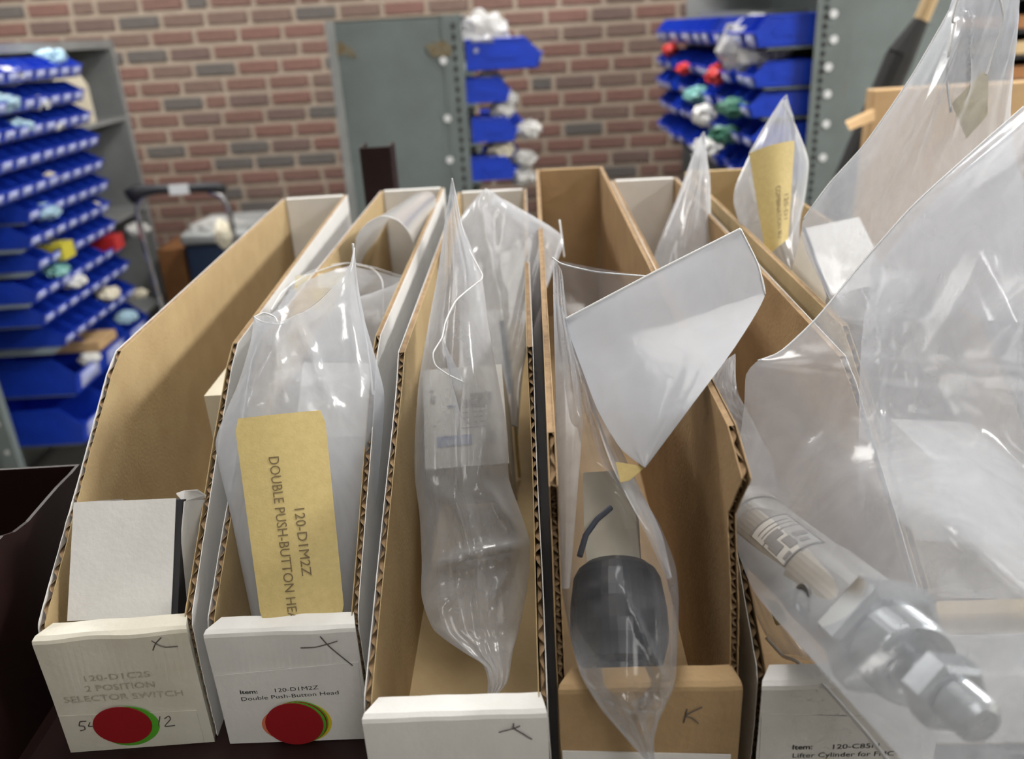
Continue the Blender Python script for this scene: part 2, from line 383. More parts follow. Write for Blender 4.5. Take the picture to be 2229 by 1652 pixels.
def cardboard_bin(label, X, Y, rz, W, L, LIP, KNEE, H, lip_m, out_m, in_m, back_m, lip_d=0.013, seed=0, left_prof=None, right_prof=None):
    b = thing('cardboard_bin', label, 'bin', (X, Y, SH), rz, 'open cardboard parts bins on the shelf')
    prof = [(0.004, 0.0), (0.006, LIP - 0.004), (lip_d * 0.7, LIP + 0.002), (KNEE[0], KNEE[1]), (KNEE[0] + 0.02, H), ]
    pl = left_prof or prof; pr = right_prof or prof
    side_panel(b, 0.0, pl, L, in_m, out_m, True, H, seed=seed)
    side_panel(b, W - WALL_T, pr, L, in_m, out_m, False, H, seed=seed + 4)
    obj('bottom_panel', box(WALL_T, W - WALL_T, 0.004, L, 0.0005, 0.0035), in_m, b)
    # back: folded double wall with a rounded top
    obj('back_panel', box(WALL_T + 0.0008, W - WALL_T - 0.0008, L - 0.008, L - 0.0005, 0, H + 0.001, 0.0012, 2), back_m, b)
    # front lip: rolled-over double fold
    prf = [(0.0, 0.0), (0.0, LIP * 0.5), (0.0, LIP - 0.003), (0.0006, LIP - 0.0012), (0.0024, LIP), (lip_d - 0.002, LIP + 0.0004), (lip_d - 0.0006, LIP - 0.0008), (lip_d, LIP - 0.003), (lip_d, LIP * 0.5), (lip_d, 0.0)]
    V, F = [], []; nx = 24; n = len(prf)
    for i in range(nx + 1):
        s = i / nx
        for (y, z) in prf:
            k = y / lip_d
            xa = 0.0005 + 0.0075 * max(0, k - 0.1) * (1 if z > LIP * 0.8 else 0.55); xb = W - 0.0005 - 0.0030 * k
            sag = 0.0012 * mn.noise(Vector((s * 3, seed, z * 20)))
            V.append((lerp(xa, xb, s), y + (sag if y < 0.001 else 0) * (z / LIP), z + (0.0005 * mn.noise(Vector((s * 4, seed + 3, 1))) if z > LIP * 0.8 else 0)))
    for i in range(nx):
        for k in range(n - 1): F.append((i * n + k, (i + 1) * n + k, (i + 1) * n + k + 1, i * n + k + 1))
    F += [tuple(range(n)), tuple(range(nx * n + n - 1, nx * n - 1, -1))]
    obj('front_lip', (V, F), lip_m, b)
    b['W'] = W; return b
def on_front(b, px, py, dy=0.0):
    """local (x, z) on a bin's front plane at a photo pixel"""
    M = pmat(b).inverted(); o = M @ CAM; d = M.to_3x3() @ (P(px, py, 1.0) - CAM)
    t = (dy - o.y) / d.y; q = o + d * t; return q.x, q.z
def front_fn(b, off=0.0006):
    return lambda u, v: Vector((u, -off, v))
def stroke(b, name, pxs, m, r=0.00028, off=0.0008, sub=4):
    pts = resample([on_front(b, x, y) for x, y in pxs], max(8, len(pxs) * sub))
    return obj(name, tube([(x, -off, z) for x, z in pts], r, 5), m, b)
def disc(b, px, py, rx, m, off, seed=0, rz=None):
    x, z = on_front(b, px, py); n = 36; V = []; z = max(z, (rz or rx) + 0.0006)
    for o_ in (off, off - 0.00025):
        for k in range(n):
            a = 2 * pi * k / n; V.append((x + rx * cos(a), -o_, z + (rz or rx) * sin(a)))
    F = [tuple(range(n - 1, -1, -1)), tuple(range(n, 2 * n))] + [(k, (k + 1) % n, n + (k + 1) % n, n + k) for k in range(n)]
    return obj('round_sticker', (V, F), m, b)

b1 = cardboard_bin('leftmost cardboard bin with faded lettering and a red dot sticker on its white front', -0.2405, 0.325, radians(1.45), 0.0755, 0.66, 0.074, (0.140, 0.155), 0.163, M_white_old, M_white, M_kraft, M_white, seed=1)
b2 = cardboard_bin('cardboard bin with a printed push-button head label and red dot sticker', -0.1575, 0.325, radians(-1.35), 0.0755, 0.66, 0.072, (0.135, 0.160), 0.166, M_white, M_white, M_kraft, M_white, seed=12)
b3 = cardboard_bin('cardboard bin with a blank white lip, between the push-button bin and the brown-fronted bin', -0.0715, 0.265, radians(-1.75), 0.0790, 0.70, 0.072, (0.170, 0.150), 0.163, M_white, M_white, M_kraft, M_white, seed=23)
bp4 = [(0.004, 0.0), (0.008, 0.072), (0.016, 0.110), (0.030, 0.145), (0.012, 0.172), (0.040, 0.181)]
b4 = cardboard_bin('old cardboard bin with a dirty brown kraft front lip and torn sides', 0.0115, 0.265, radians(-2.4), 0.0770, 0.72, 0.082, (0.05, 0.17), 0.180, M_kraft_dk, M_kraft_dk, M_kraft_dk, M_kraft_dk, seed=34, left_prof=bp4, right_prof=bp4)
b5 = cardboard_bin('cardboard bin with a lifter cylinder label on its white front', 0.0965, 0.265, radians(-2.6), 0.0770, 0.72, 0.078, (0.130, 0.155), 0.163, M_white, M_white, M_kraft_dk, M_white, seed=45)
b6 = cardboard_bin('rightmost cardboard bin, brown inside and out, mostly hidden behind the large bag', 0.186, 0.300, radians(-2.7), 0.0800, 0.70, 0.078, (0.130, 0.155), 0.166, M_kraft, M_kraft, M_kraft, M_kraft, seed=56)

# ---- printing, pen marks, stickers
F1, F2, F4, F5 = front_fn(b1), front_fn(b2), front_fn(b4), front_fn(b5)
def line(b, fn, s, pa, pb, cap, m, bold=0.0, name='printed_text'):
    (xa, za), (xb, zb) = on_front(b, *pa), on_front(b, *pb)
    sl = (zb - za) / (xb - xa)
    f2 = lambda u, v: fn(u, za + (u - xa) * sl + v)
    return obj(name, text_map(s, f2, xa, 0.0, xb - xa, cap, bold), m, b)
line(b1, F1, '120-D1C2S', (186, 1482), (328, 1471), 0.0036, M_ink_faded)
line(b1, F1, '2 POSITION', (188, 1504), (338, 1493), 0.0036, M_ink_faded)
line(b1, F1, 'SELECTOR SWITCH', (142, 1528), (400, 1512), 0.0036, M_ink_faded)
line(b2, F2, 'Item:', (524, 1509), (562, 1507), 0.0024, M_ink, 0.02)
line(b2, F2, '120-D1M2Z', (600, 1505), (694, 1498), 0.0024, M_ink)
line(b2, F2, 'Double Push-Button Head', (527, 1524), (738, 1509), 0.0024, M_ink)
line(b5, F5, 'Item:', (1724, 1629), (1767, 1628), 0.0026, M_ink, 0.02)
line(b5, F5, '120-C85N', (1812, 1628), (1912, 1625), 0.0026, M_ink)
line(b5, F5, 'Lifter Cylinder for FMC', (1724, 1647), (1944, 1642), 0.0026, M_ink)
stroke(b1, 'pen_mark', [(331, 1392), (348, 1402), (362, 1406), (388, 1404)], M_pen)
stroke(b1, 'pen_mark', [(352, 1385), (340, 1398), (334, 1413)], M_pen)
stroke(b1, 'handwritten_digit', [(189, 1567), (176, 1568), (174, 1577), (184, 1578), (186, 1585), (176, 1588)], M_pen)
stroke(b1, 'handwritten_digit', [(197, 1570), (194, 1578), (204, 1578)], M_pen)
stroke(b1, 'handwritten_digit', [(349, 1557), (346, 1578)], M_pen)
stroke(b1, 'handwritten_digit', [(359, 1562), (368, 1556), (372, 1563), (360, 1578), (382, 1576)], M_pen)
stroke(b2, 'pen_mark', [(655, 1408), (690, 1406), (735, 1393)], M_pen)
stroke(b2, 'pen_mark', [(698, 1383), (718, 1405), (768, 1446)], M_pen)
stroke(b3, 'pen_mark', [(1086, 1591), (1120, 1582), (1132, 1577)], M_pen)
stroke(b3, 'pen_mark', [(1118, 1572), (1119, 1582), (1140, 1595), (1158, 1606)], M_pen)
stroke(b4, 'pen_mark', [(1495, 1540), (1488, 1570)], M_pen)
stroke(b4, 'pen_mark', [(1528, 1536), (1492, 1554), (1506, 1560), (1520, 1571)], M_pen)
disc(b1, 278, 1580, 0.0150, M_green, 0.0006, rz=0.0128); disc(b1, 283, 1576, 0.0152, M_green, 0.0010, rz=0.0125); disc(b1, 269, 1574, 0.0148, M_red, 0.0016, rz=0.0122)
disc(b2, 634, 1575, 0.0150, M_orange, 0.0006, rz=0.0110); disc(b2, 660, 1573, 0.0150, M_yellow, 0.0010, rz=0.0132); disc(b2, 655, 1568, 0.0145, M_green, 0.0014, rz=0.0138); disc(b2, 652, 1571, 0.0148, M_red, 0.0018, rz=0.0138)
disc(b2, 650, 1576, 0.0150, M_green, 0.0022, rz=0.0138); disc(b2, 646, 1579, 0.0148, M_red, 0.0027, rz=0.0138)
disc(b5, 1795, 1690, 0.0110, M_yellow, 0.0008)
obj('front_card', box(0.002, 0.078, -0.0008, -0.0003, 0.002, 0.068), M_white, b6)
# tape fold lines and the taped-on card on the bin fronts
def card(b, name, pxs, m, off=0.0004, th=0.0004):
    q = [on_front(b, x, y) for x, y in pxs]
    W_ = b['W']; q = [(min(W_ - 0.0012, max(0.0012, x)), max(0.0005, z)) for x, z in q]
    return obj(name, prism([(x, -off, z) for x, z in q], (0, -th, 0)), m, b)
card(b1, 'lower_front_card', [(118, 1558), (145, 1628), (447, 1619), (428, 1545)], M_white_old, 0.0002, 0.0003)
card(b2, 'paper_label', [(462, 1470), (492, 1620), (800, 1607), (780, 1440)], M_white, 0.0002, 0.0003)
card(b5, 'paper_label', [(1655, 1552), (1650, 1690), (2010, 1690), (1975, 1562)], M_white, 0.0002, 0.0002)
card(b4, 'white_backing_card', [(1215, 1632), (1215, 1760), (1600, 1760), (1590, 1640)], M_white, 0.0003, 0.0006)

# ------------------------------------------------------------------ polythene bags
SHIFT = Vector((0, -0.86, 0.51))
def ridge(px, py, creases):
    d = 0.0
    for (x0, y0, x1, y1, amp, wd) in creases:
        vx, vy = x1 - x0, y1 - y0; L2 = vx * vx + vy * vy
        t = ((px - x0) * vx + (py - y0) * vy) / L2; tc = min(1, max(0, t))
        ds = sqrt((px - x0 - vx * tc) ** 2 + (py - y0 - vy * tc) ** 2)
        if ds < wd: d += amp * (1 - ds / wd) * (1 - 0.5 * abs(2 * tc - 1))
    return d
def bag(parent, name, L, R, thick, m, nu=40, nv=64, creases=(), crumple=0.0018, cscale=(2.6, 0.9), seed=0, front_top=None, back_top=None, push=None, blend=0.3, back=True, back_k=1.0, power=0.7):
    """front and back sheet of a bag between its left and right outlines; returns fn(px-grid) for labels"""
    Lp = resample(L, nv + 1); Rp = resample(R, nv + 1)
    ft = resample(front_top, nu + 1) if front_top else None; bt = resample(back_top, nu + 1) if back_top else None
    def sheet(sign):
        V = []
        for j in range(nv + 1):
            t = j / nv; l, r = Lp[j], Rp[j]
            for i in range(nu + 1):
                s = i / nu
                px, py, Y = (lerp(a, b, s) for a, b in zip(l, r))
                tp = ft if sign > 0 else bt
                if tp and t < blend:
                    wgt = (1 - t / blend) ** 2; e = tp[i]; b0 = [lerp(a, b, s) for a, b in zip(Lp[0], Rp[0])]
                    px += (e[0] - b0[0]) * wgt; py += (e[1] - b0[1]) * wgt; Y += (e[2] - b0[2]) * wgt
                th = thick(t) if callable(thick) else thick
                d = th * (max(0.0, sin(pi * s)) ** power)
                n1 = mn.noise(Vector((s * cscale[0] * 2 + seed * 7.3, t * cscale[1] * 2, sign * 3.1 + seed)))
                n2 = mn.noise(Vector((s * cscale[0] * 5 + seed, t * cscale[1] * 5, sign * 1.7 + seed * 2)))
                ed = min(1, 6 * s, 6 * (1 - s))
                d += crumple * ed * (1.2 * (1 - 2 * abs(n1)) + 0.25 * n2 - 0.5)
                if sign > 0 and creases: d += ridge(px, py, creases) * ed
                q = P(px, py, Y) + SHIFT * (d * sign * (1.0 if sign > 0 else back_k))
                if push and sign > 0: q = push(q)
                V.append(q)
        if push and sign > 0:
            for _ in range(4):
                W_ = list(V)
                for j in range(1, nv):
                    for i in range(1, nu):
                        k = j * (nu + 1) + i
                        W_[k] = V[k] * 0.4 + (V[k - 1] + V[k + 1] + V[k - nu - 1] + V[k + nu + 1]) * 0.15
                V = W_
        F = [(j * (nu + 1) + i, (j + 1) * (nu + 1) + i, (j + 1) * (nu + 1) + i + 1, j * (nu + 1) + i + 1) for j in range(nv) for i in range(nu)]
        return V, F
    vf = sheet(1)
    o = obj(name, join(vf, sheet(-1)) if back else vf, m, parent, world=True, smooth=True)
    return o, vf[0], nu, nv
def hem(parent, pts, r=0.0005, n=40, name='hem'):
    return obj(name, tube([P(*p) for p in resample(pts, n)], r, 6), M_hem, parent, world=True, smooth=True)
def patch(c):
    """bilinear patch through four corner points tl, tr, br, bl: fn(u, v) with v = 0 at the top"""
    tl, tr, br, bl = c
    def fn(u, v): return tl * (1 - u) * (1 - v) + tr * u * (1 - v) + br * u * v + bl * (1 - u) * v
    return fn
def label_card(parent, name, corners, m, nu=12, nv=16, bow=0.0, th=0.0003, rnd=0.06, label=None):
    fn0 = patch([P(*c) for c in corners])
    nrm = (fn0(1, 0) - fn0(0, 0)).cross(fn0(0, 1) - fn0(0, 0)).normalized()
    if nrm.y > 0: nrm = -nrm
    fn = lambda u, v: fn0(u, v) + nrm * (bow * sin(pi * min(1, max(0, u))))
    V, F = [], []
    for j in range(nv + 1):
        v = j / nv
        ins = 0.0
        if v < rnd: ins = rnd * (1 - sqrt(max(0, 1 - ((rnd - v) / rnd) ** 2)))
        if v > 1 - rnd: ins = rnd * (1 - sqrt(max(0, 1 - ((v - 1 + rnd) / rnd) ** 2)))
        for i in range(nu + 1):
            u = lerp(ins, 1 - ins, i / nu); V.append(fn(u, v))
    for j in range(nv):
        for i in range(nu): a = j * (nu + 1) + i; F.append((a, a + nu + 1, a + nu + 2, a + 1))
    n = len(V); V += [p - nrm * th for p in V]; F += [tuple(reversed([k + n for k in q])) for q in F]
    o = obj(name, (V, F), m, parent, world=True, smooth=True, label=label)
    return o, (lambda u, v: fn(u, v) + nrm * 0.0004)

# ---- bag A: front of the push-button bin, with the manila label and a white carton inside
bgA = thing('plastic_bag', 'upright clear plastic bag with a printed manila label, front of the push-button bin', 'plastic bag', P(650, 1340, 0.36) - Vector((0, 0, 0.03)))
LA = [(553, 690, .445), (545, 745, .438), (520, 830, .425), (490, 900, .41), (469, 962, .40), (480, 1030, .39), (500, 1110, .38), (522, 1220, .367), (545, 1330, .355), (560, 1420, .345)]
RA = [(771, 540, .475), (778, 610, .47), (795, 700, .46), (815, 770, .45), (836, 855, .435), (832, 950, .422), (818, 1100, .40), (795, 1230, .38), (778, 1330, .366), (765, 1420, .355)]
fA = [(553, 690, .445), (570, 700, .44), (605, 706, .438), (650, 697, .44), (700, 668, .447), (740, 626, .455), (765, 585, .465), (771, 540, .475)]
kA = [(553, 690, .445), (590, 675, .50), (615, 635, .53), (660, 603, .55), (715, 582, .56), (755, 573, .56), (768, 570, .54), (771, 540, .475)]
crA = [(600, 705, 640, 860, .004, 22), (655, 700, 700, 800, .005, 20), (700, 800, 745, 905, .004, 16), (560, 720, 530, 900, .003, 25), (770, 600, 790, 900, .004, 14), (800, 760, 805, 1000, .004, 12), (745, 905, 690, 870, .002, 20)]
bag(bgA, 'bag_film', LA, RA, lambda t: 0.010 + 0.012 * min(1, t * 2), M_bagA, creases=crA, seed=1, front_top=fA, back_top=kA, crumple=0.0010)
hem(bgA, fA, 0.0004); hem(bgA, kA[1:], 0.00035)
hem(bgA, [(768, 530, .475), (772, 575, .474), (778, 640, .468), (800, 760, .45), (812, 860, .436)], 0.0007, name='side_seam')
hem(bgA, [(553, 690, .445), (575, 681, .448), (598, 690, .445), (605, 704, .44)], 0.0005, 20, name='hem_curl')
lo, lf = label_card(bgA, 'manila_label', [(509, 912, .382), (706, 892, .392), (751, 1345, .337), (570, 1362, .332)], M_manila, bow=0.002, rnd=0.045, label='manila paper label')
def vtext(s, u, v0, v1, capu, fn, m, parent):
    """text running down the label"""
    return obj('printed_text', text_map(s, lambda a, c: fn(u + c, a), v0, 0.0, v1 - v0, capu), m, parent, world=True)
# letters run down the card with their tops to the right
vtext('DOUBLE PUSH-BUTTON HEAD', 0.325, 0.205, 1.03, 0.115, lf, M_ink_brown, lo)
vtext('120-D1M2Z', 0.545, 0.465, 0.785, 0.115, lf, M_ink_brown, lo)
ca = thing('small_carton', 'plain white carton standing inside the bag with the manila label', 'box', P(760, 1300, .40))
q0 = P(600, 1330, .395); q1 = P(790, 1320, .405); q2 = P(640, 950, .465)
obj('carton_body', obox(q0, q1 - q0, q2 - q0, Vector((0, 0.05, 0.03))), M_white, ca, world=True)

# ---- bag J: behind bag A, mouth open, yellow labels
bgJ = thing('plastic_bag', 'open clear bag with a pale yellow tag, behind the bag with the big manila label', 'plastic bag', P(740, 850, .62) - Vector((0, 0, 0.05)))
LJ = [(600, 660, .60), (585, 740, .58), (575, 830, .56), (570, 930, .54)]
RJ = [(905, 596, .66), (890, 680, .64), (860, 800, .61), (845, 930, .58)]
kJ = [(600, 660, .60), (640, 612, .64), (700, 582, .67), (760, 573, .69), (820, 584, .70), (870, 600, .69), (905, 596, .66)]
fJ = [(600, 660, .60), (650, 680, .58), (720, 690, .58), (780, 660, .59), (830, 640, .60), (870, 620, .63), (905, 596, .66)]
bag(bgJ, 'bag_film', LJ, RJ, 0.012, M_bagA, nu=32, nv=30, seed=2, front_top=fJ, back_top=kJ, creases=[(830, 640, 845, 850, .005, 18), (880, 610, 850, 760, .004, 14)])
hem(bgJ, kJ, 0.0004); hem(bgJ, [(760, 573, .66), (810, 585, .64), (832, 612, .62), (834, 680, .60), (830, 800, .585)], 0.0004, name='side_seam')
label_card(bgJ, 'manila_tag', [(642, 600, .63), (770, 590, .63), (766, 622, .62), (641, 632, .62)], M_cream, rnd=0.02)
label_card(bgJ, 'manila_tag', [(641, 622, .612), (740, 630, .612), (716, 690, .60), (650, 664, .60)], M_manila, rnd=0.02)
# ---- curled sheet at the back of bin 2
bgI = thing('foam_sheet', 'curled milky white packing sheet arching at the back of the push-button bin', 'packing sheet', P(870, 560, .74))
arch = [(773, 590, .72), (776, 520, .71), (800, 487, .71), (832, 471, .71), (866, 480, .71), (892, 510, .72), (906, 560, .73), (908, 600, .73)]
farc = [(800, 560, .90), (850, 470, .88), (900, 425, .88), (925, 417, .88), (944, 421, .88), (950, 445, .88), (947, 500, .88), (940, 560, .88)]
A_, B_ = resample(arch, 30), resample(farc, 30); V, F = [], []
for j in range(9):
    for a, b in zip(A_, B_): V.append(P(*[lerp(x, y, j / 8) for x, y in zip(a, b)]))
for j in range(8):
    for i in range(29): F.append((j * 30 + i, (j + 1) * 30 + i, (j + 1) * 30 + i + 1, j * 30 + i + 1))
obj('sheet_film', (V, F), M_sheet, bgI, world=True, smooth=True); hem(bgI, arch, 0.0007)

# ---- contents of bin 1
def carton(name, label, o, a, b, c, m, parent=None):
    t = thing(name, label, 'box', Vector(o)); obj('carton_body', obox(o, a, b, c), m, t, world=True); return t
# carton close to the front: front face pixels (158,1092) (382,1072) (376,1340) (146,1345)
tl, tr, bl_, br_ = P(160, 1094, .372), P(382, 1074, .372), P(146, 1352, .343), P(372, 1342, .343)
cb = thing('open_carton', 'white carton with a torn open right flap in the leftmost cardboard bin', 'box', bl_)
aa, bb = tr - tl, tl - bl_; nn = aa.cross(bb).normalized(); nn = -nn if nn.y < 0 else nn
obj('front_panel', obox(bl_, br_ - bl_, bb, nn * 0.0006), M_white, cb, world=True)
obj('left_panel', obox(bl_ + nn * 0.0006, nn * 0.05, bb, aa.normalized() * 0.0008), M_white, cb, world=True)
obj('gap_shade_block', obox(bl_ + nn * 0.0012 + aa.normalized() * 0.002, (br_ - bl_) + aa.normalized() * 0.001, bb * 0.985, nn * 0.045), M_gap, cb, world=True)  # near-black block stands in for the shaded gap of the open carton
f1 = P(400, 1092, .372); f2 = P(378, 1345, .344)
obj('side_flap', prism([f1, P(449, 1088, .392), P(425, 1340, .36), f2], Vector((0.0004, 0.0006, 0))), M_white, cb, world=True)
obj('top_flap', prism([P(384, 1076, .374), P(402, 1070, .378), P(430, 1068, .386), P(449, 1080, .392), P(446, 1090, .392), P(400, 1094, .374)], Vector((0, 0.0004, 0.0006))), M_white, cb, world=True)
o1 = P(444, 862, .50)
carton('small_carton', 'small cream carton in the leftmost bin, nearer of two', o1 - Vector((0, 0, 0.06)), Vector((0.032, 0, 0)), Vector((0, 0.052, 0)), Vector((0, 0, 0.06)), M_cream)
o2 = P(502, 772, .575)
carton('small_carton', 'small cream carton in the leftmost bin, farther of two', o2 - Vector((0, 0, 0.065)), Vector((0.030, 0, 0)), Vector((0, 0.05, 0)), Vector((0, 0, 0.065)), M_cream)

# ---- bin 3: bag B with a printed carton
bgB = thing('plastic_bag', 'wrinkled clear bag holding a printed carton, front of the blank white-lipped bin', 'plastic bag', P(1070, 1500, .31))
LB = [(983, 400, .52), (970, 470, .52), (952, 600, .50), (930, 720, .47), (912, 830, .445), (903, 950, .425), (903, 1040, .41), (913, 1120, .395), (918, 1220, .375), (918, 1300, .355), (945, 1372, .335), (1010, 1420, .32), (1050, 1445, .31), (1062, 1480, .30), (1060, 1512, .295)]
RB = [(987, 395, .52), (1004, 480, .52), (1048, 600, .50), (1062, 700, .475), (1085, 830, .45), (1105, 950, .43), (1108, 1040, .415), (1135, 1120, .395), (1154, 1185, .38), (1148, 1280, .36), (1130, 1370, .34), (1118, 1410, .325), (1112, 1445, .315), (1105, 1485, .302), (1080, 1514, .295)]
crB = [(1060, 1195, 1152, 1186, .010, 26), (1003, 1215, 1060, 1195, .007, 22), (955, 1060, 1003, 1110, .006, 30), (1003, 1090, 1028, 1200, .005, 10), (1030, 1195, 1052, 1440, .003, 8), (955, 1230, 1030, 1200, .008, 22), (1110, 1230, 1070, 1300, .006, 14), (1000, 850, 1000, 1090, .006, 12), (1070, 880, 1040, 1060, .005, 14), (925, 850, 935, 1200, .004, 14), (945, 1330, 1005, 1270, .006, 20), (1060, 1060, 1150, 1180, .006, 18)]
bag(bgB, 'bag_film', LB, RB, lambda t: 0.006 + 0.016 * max(0, sin(pi * min(1, t * 1.05))) , M_bagB, nu=44, nv=90, creases=crB, seed=3, crumple=0.0022)
hem(bgB, [(984, 388, .52), (993, 430, .52), (1003, 485, .515), (1022, 545, .505), (1049, 596, .49), (1048, 608, .485), (1030, 622, .48), (992, 655, .465), (970, 700, .45), (962, 735, .44), (943, 768, .43), (948, 795, .425), (975, 815, .42), (1010, 832, .415)], 0.00045, 70)
obj('gusset_fold', (lambda q: ([P(*p) for p in q], [(0, 1, 2), (0, 2, 3), (3, 2, 4)]))([(962, 735, .438), (1010, 832, .414), (1002, 900, .412), (975, 800, .42), (1000, 985, .406)]), M_bagA, bgB, world=True)
cB = thing('printed_carton', 'white carton with grey and blue print inside the wrinkled bag', 'box', P(1015, 1010, .46))
tl, tr, bl_, br_ = P(920, 806, .51), P(1085, 786, .51), P(925, 1022, .455), P(1108, 1008, .455)
fB = patch([tl, tr, br_, bl_]); nn = (tr - tl).cross(bl_ - tl).normalized(); nn = -nn if nn.y > 0 else nn
obj('carton_body', obox(bl_, br_ - bl_, tl - bl_, -nn * 0.07), M_paper, cB, world=True)
def bar(u0, u1, v0, v1, m, name='printed_bar', off=0.0006):
    return obj(name, ([fB(u0, v0) + nn * off, fB(u1, v0) + nn * off, fB(u1, v1) + nn * off, fB(u0, v1) + nn * off], [(0, 1, 2, 3)]), m, cB, world=True)
for v0, h_, u0, u1 in ((0.30, .035, .60, .88), (0.36, .05, .50, .86), (0.43, .012, .46, .84), (0.48, .014, .48, .84), (0.53, .014, .46, .82), (0.58, .014, .46, .80), (0.63, .012, .46, .82)): bar(u0, u1, v0, v0 + h_, M_printgrey)
bar(0.16, 0.58, 0.70, 0.80, M_printblue); bar(0.80, 0.88, 0.68, 0.79, M_printgrey); bar(0.08, 0.14, 0.22, 0.24, M_printgrey); bar(0.09, 0.15, 0.28, 0.36, M_printgrey)
bar(0.30, 0.44, 0.40, 0.415, M_printblue)
# ---- bag K behind it
bgK = thing('plastic_bag', 'peaked clear bag leaning at the back of the blank-lipped bin, over a dark-edged carton', 'plastic bag', P(1080, 900, .60) - Vector((0, 0, 0.04)))
LK = [(1040, 428, .72), (1002, 475, .70), (985, 560, .67), (1000, 680, .63), (1010, 800, .60), (1020, 900, .57)]
RK = [(1078, 425, .72), (1222, 512, .68), (1200, 600, .64), (1165, 700, .60), (1140, 800, .57), (1128, 930, .545)]
crK = [(1058, 430, 1050, 560, .006, 22), (1060, 520, 1095, 700, .005, 16), (1110, 450, 1085, 560, .004, 20), (1185, 530, 1130, 800, .006, 16), (1165, 520, 1110, 780, .004, 12), (1040, 560, 1030, 700, .004, 18)]
bag(bgK, 'bag_film', LK, RK, 0.014, M_bagA, nu=40, nv=50, creases=crK, seed=5, crumple=0.002)
hem(bgK, [(1076, 424, .72), (1130, 455, .70), (1180, 490, .69), (1224, 516, .68)], 0.0005); hem(bgK, [(1218, 479, .69), (1222, 510, .68), (1228, 560, .67)], 0.0007, 12, name='seam_tip')
hem(bgK, [(1223, 514, .68), (1195, 600, .64), (1158, 700, .60), (1130, 830, .56), (1127, 945, .545)], 0.0006, name='side_seam')
q0 = P(1000, 860, .60); carton('small_carton', 'white carton with a dark edge under the peaked bag', q0 - Vector((0, 0, 0.05)), P(1105, 850, .60) - q0, Vector((0, 0.10, 0.03)), Vector((0, 0, 0.055)), M_paper)
obj('dark_edge', prism([P(1086, 700, .62), P(1096, 698, .62), P(1117, 850, .565), P(1108, 860, .565)], (0, 0.002, 0)), M_navy, bpy.data.objects['small_carton.003'] if 'small_carton.003' in bpy.data.objects else bgK, world=True)
label_card(bgK, 'manila_tag', [(1092, 655, .66), (1104, 655, .66), (1134, 1040, .575), (1128, 1040, .575)], M_manila, rnd=0.01)

# ---- bin 4: bag C with black device, milky flap
bgC = thing('plastic_bag', 'long clear bag with a milky folded flap, hanging over the brown-fronted bin', 'plastic bag', P(1350, 1480, .27))
LC = [(1203, 565, .425), (1205, 680, .41), (1208, 800, .39), (1210, 920, .37), (1212, 1040, .353), (1214, 1150, .335), (1222, 1270, .312), (1240, 1380, .285), (1265, 1470, .262), (1310, 1545, .250), (1370, 1615, .243), (1410, 1660, .24), (1440, 1700, .235)]
RC = [(1225, 600, .425), (1240, 720, .41), (1285, 860, .385), (1330, 980, .365), (1385, 1060, .35), (1435, 1140, .335), (1470, 1230, .315), (1478, 1310, .292), (1474, 1420, .268), (1468, 1490, .256), (1430, 1570, .247), (1420, 1640, .24), (1450, 1690, .235)]
crC = [(1230, 700, 1240, 1000, .004, 14), (1250, 800, 1410, 1180, .006, 14), (1300, 1020, 1430, 1180, .005, 12), (1220, 1100, 1232, 1330, .004, 14), (1325, 1245, 1250, 1290, .004, 12), (1325, 1245, 1440, 1480, .003, 10), (1285, 1490, 1425, 1515, .008, 16), (1350, 1500, 1420, 1640, .006, 16), (1345, 1250, 1350, 1480, .002, 10), (1300, 1640, 1270, 1490, .004, 20)]
bag(bgC, 'bag_film', LC, RC, lambda t: 0.006 + 0.022 * max(0, sin(pi * min(1, t * 1.02))) ** 0.8, M_bagC, nu=44, nv=90, creases=crC, seed=8, crumple=0.0016)
fl = [(1230, 695, .47), (1612, 498, .50), (1666, 640, .475), (1405, 1018, .40), (1340, 1000, .40), (1290, 870, .425)]
# milky flap: slightly bowed, with its own thickness
def flap(parent, name, quad, m, bow, n=20, th=0.0015):
    fn = patch([P(*c) for c in quad]); nr = (fn(1, 0) - fn(0, 0)).cross(fn(0, 1) - fn(0, 0)).normalized()
    if nr.y > 0: nr = -nr
    V, F = [], []
    for s_ in (0, 1):
        for j in range(n + 1):
            for i in range(n + 1):
                u, v = i / n, j / n
                V.append(fn(u, v) + nr * (bow * sin(pi * u) * sin(pi * v) + 0.0012 * mn.noise(Vector((u * 4, v * 4, 3))) - s_ * th))
    k = (n + 1) ** 2
    for s_ in (0, 1):
        for j in range(n):
            for i in range(n):
                a = s_ * k + j * (n + 1) + i; F.append((a, a + n + 1, a + n + 2, a + 1))
    return obj(name, (V, F), m, parent, world=True, smooth=True)
bag(bgC, 'folded_flap', [(1228, 697, .400), (1262, 790, .378), (1300, 890, .352), (1350, 975, .333), (1400, 1016, .322)], [(1612, 498, .405), (1642, 560, .393), (1666, 640, .380), (1600, 755, .355), (1500, 890, .332), (1405, 1018, .322)], 0.0012, M_bagD, nu=24, nv=30, crumple=0.0005, seed=41, power=1.0)
hem(bgC, [(1230, 695, .3985), (1420, 595, .401), (1612, 498, .4035)], 0.0007); hem(bgC, [(1612, 498, .404), (1650, 575, .390), (1666, 640, .379)], 0.0004, 12)
flap(bgC, 'rear_film', [(1203, 565, .43), (1410, 602, .435), (1340, 900, .39), (1215, 900, .385)], M_bagC, 0.003)
hem(bgC, [(1201, 560, .43), (1225, 575, .431), (1300, 592, .433), (1405, 601, .435)], 0.0005)
label_card(bgC, 'manila_tag', [(1340, 1005, .328), (1405, 1016, .324), (1370, 1046, .322), (1350, 1050, .322)], M_manila, rnd=0.01)
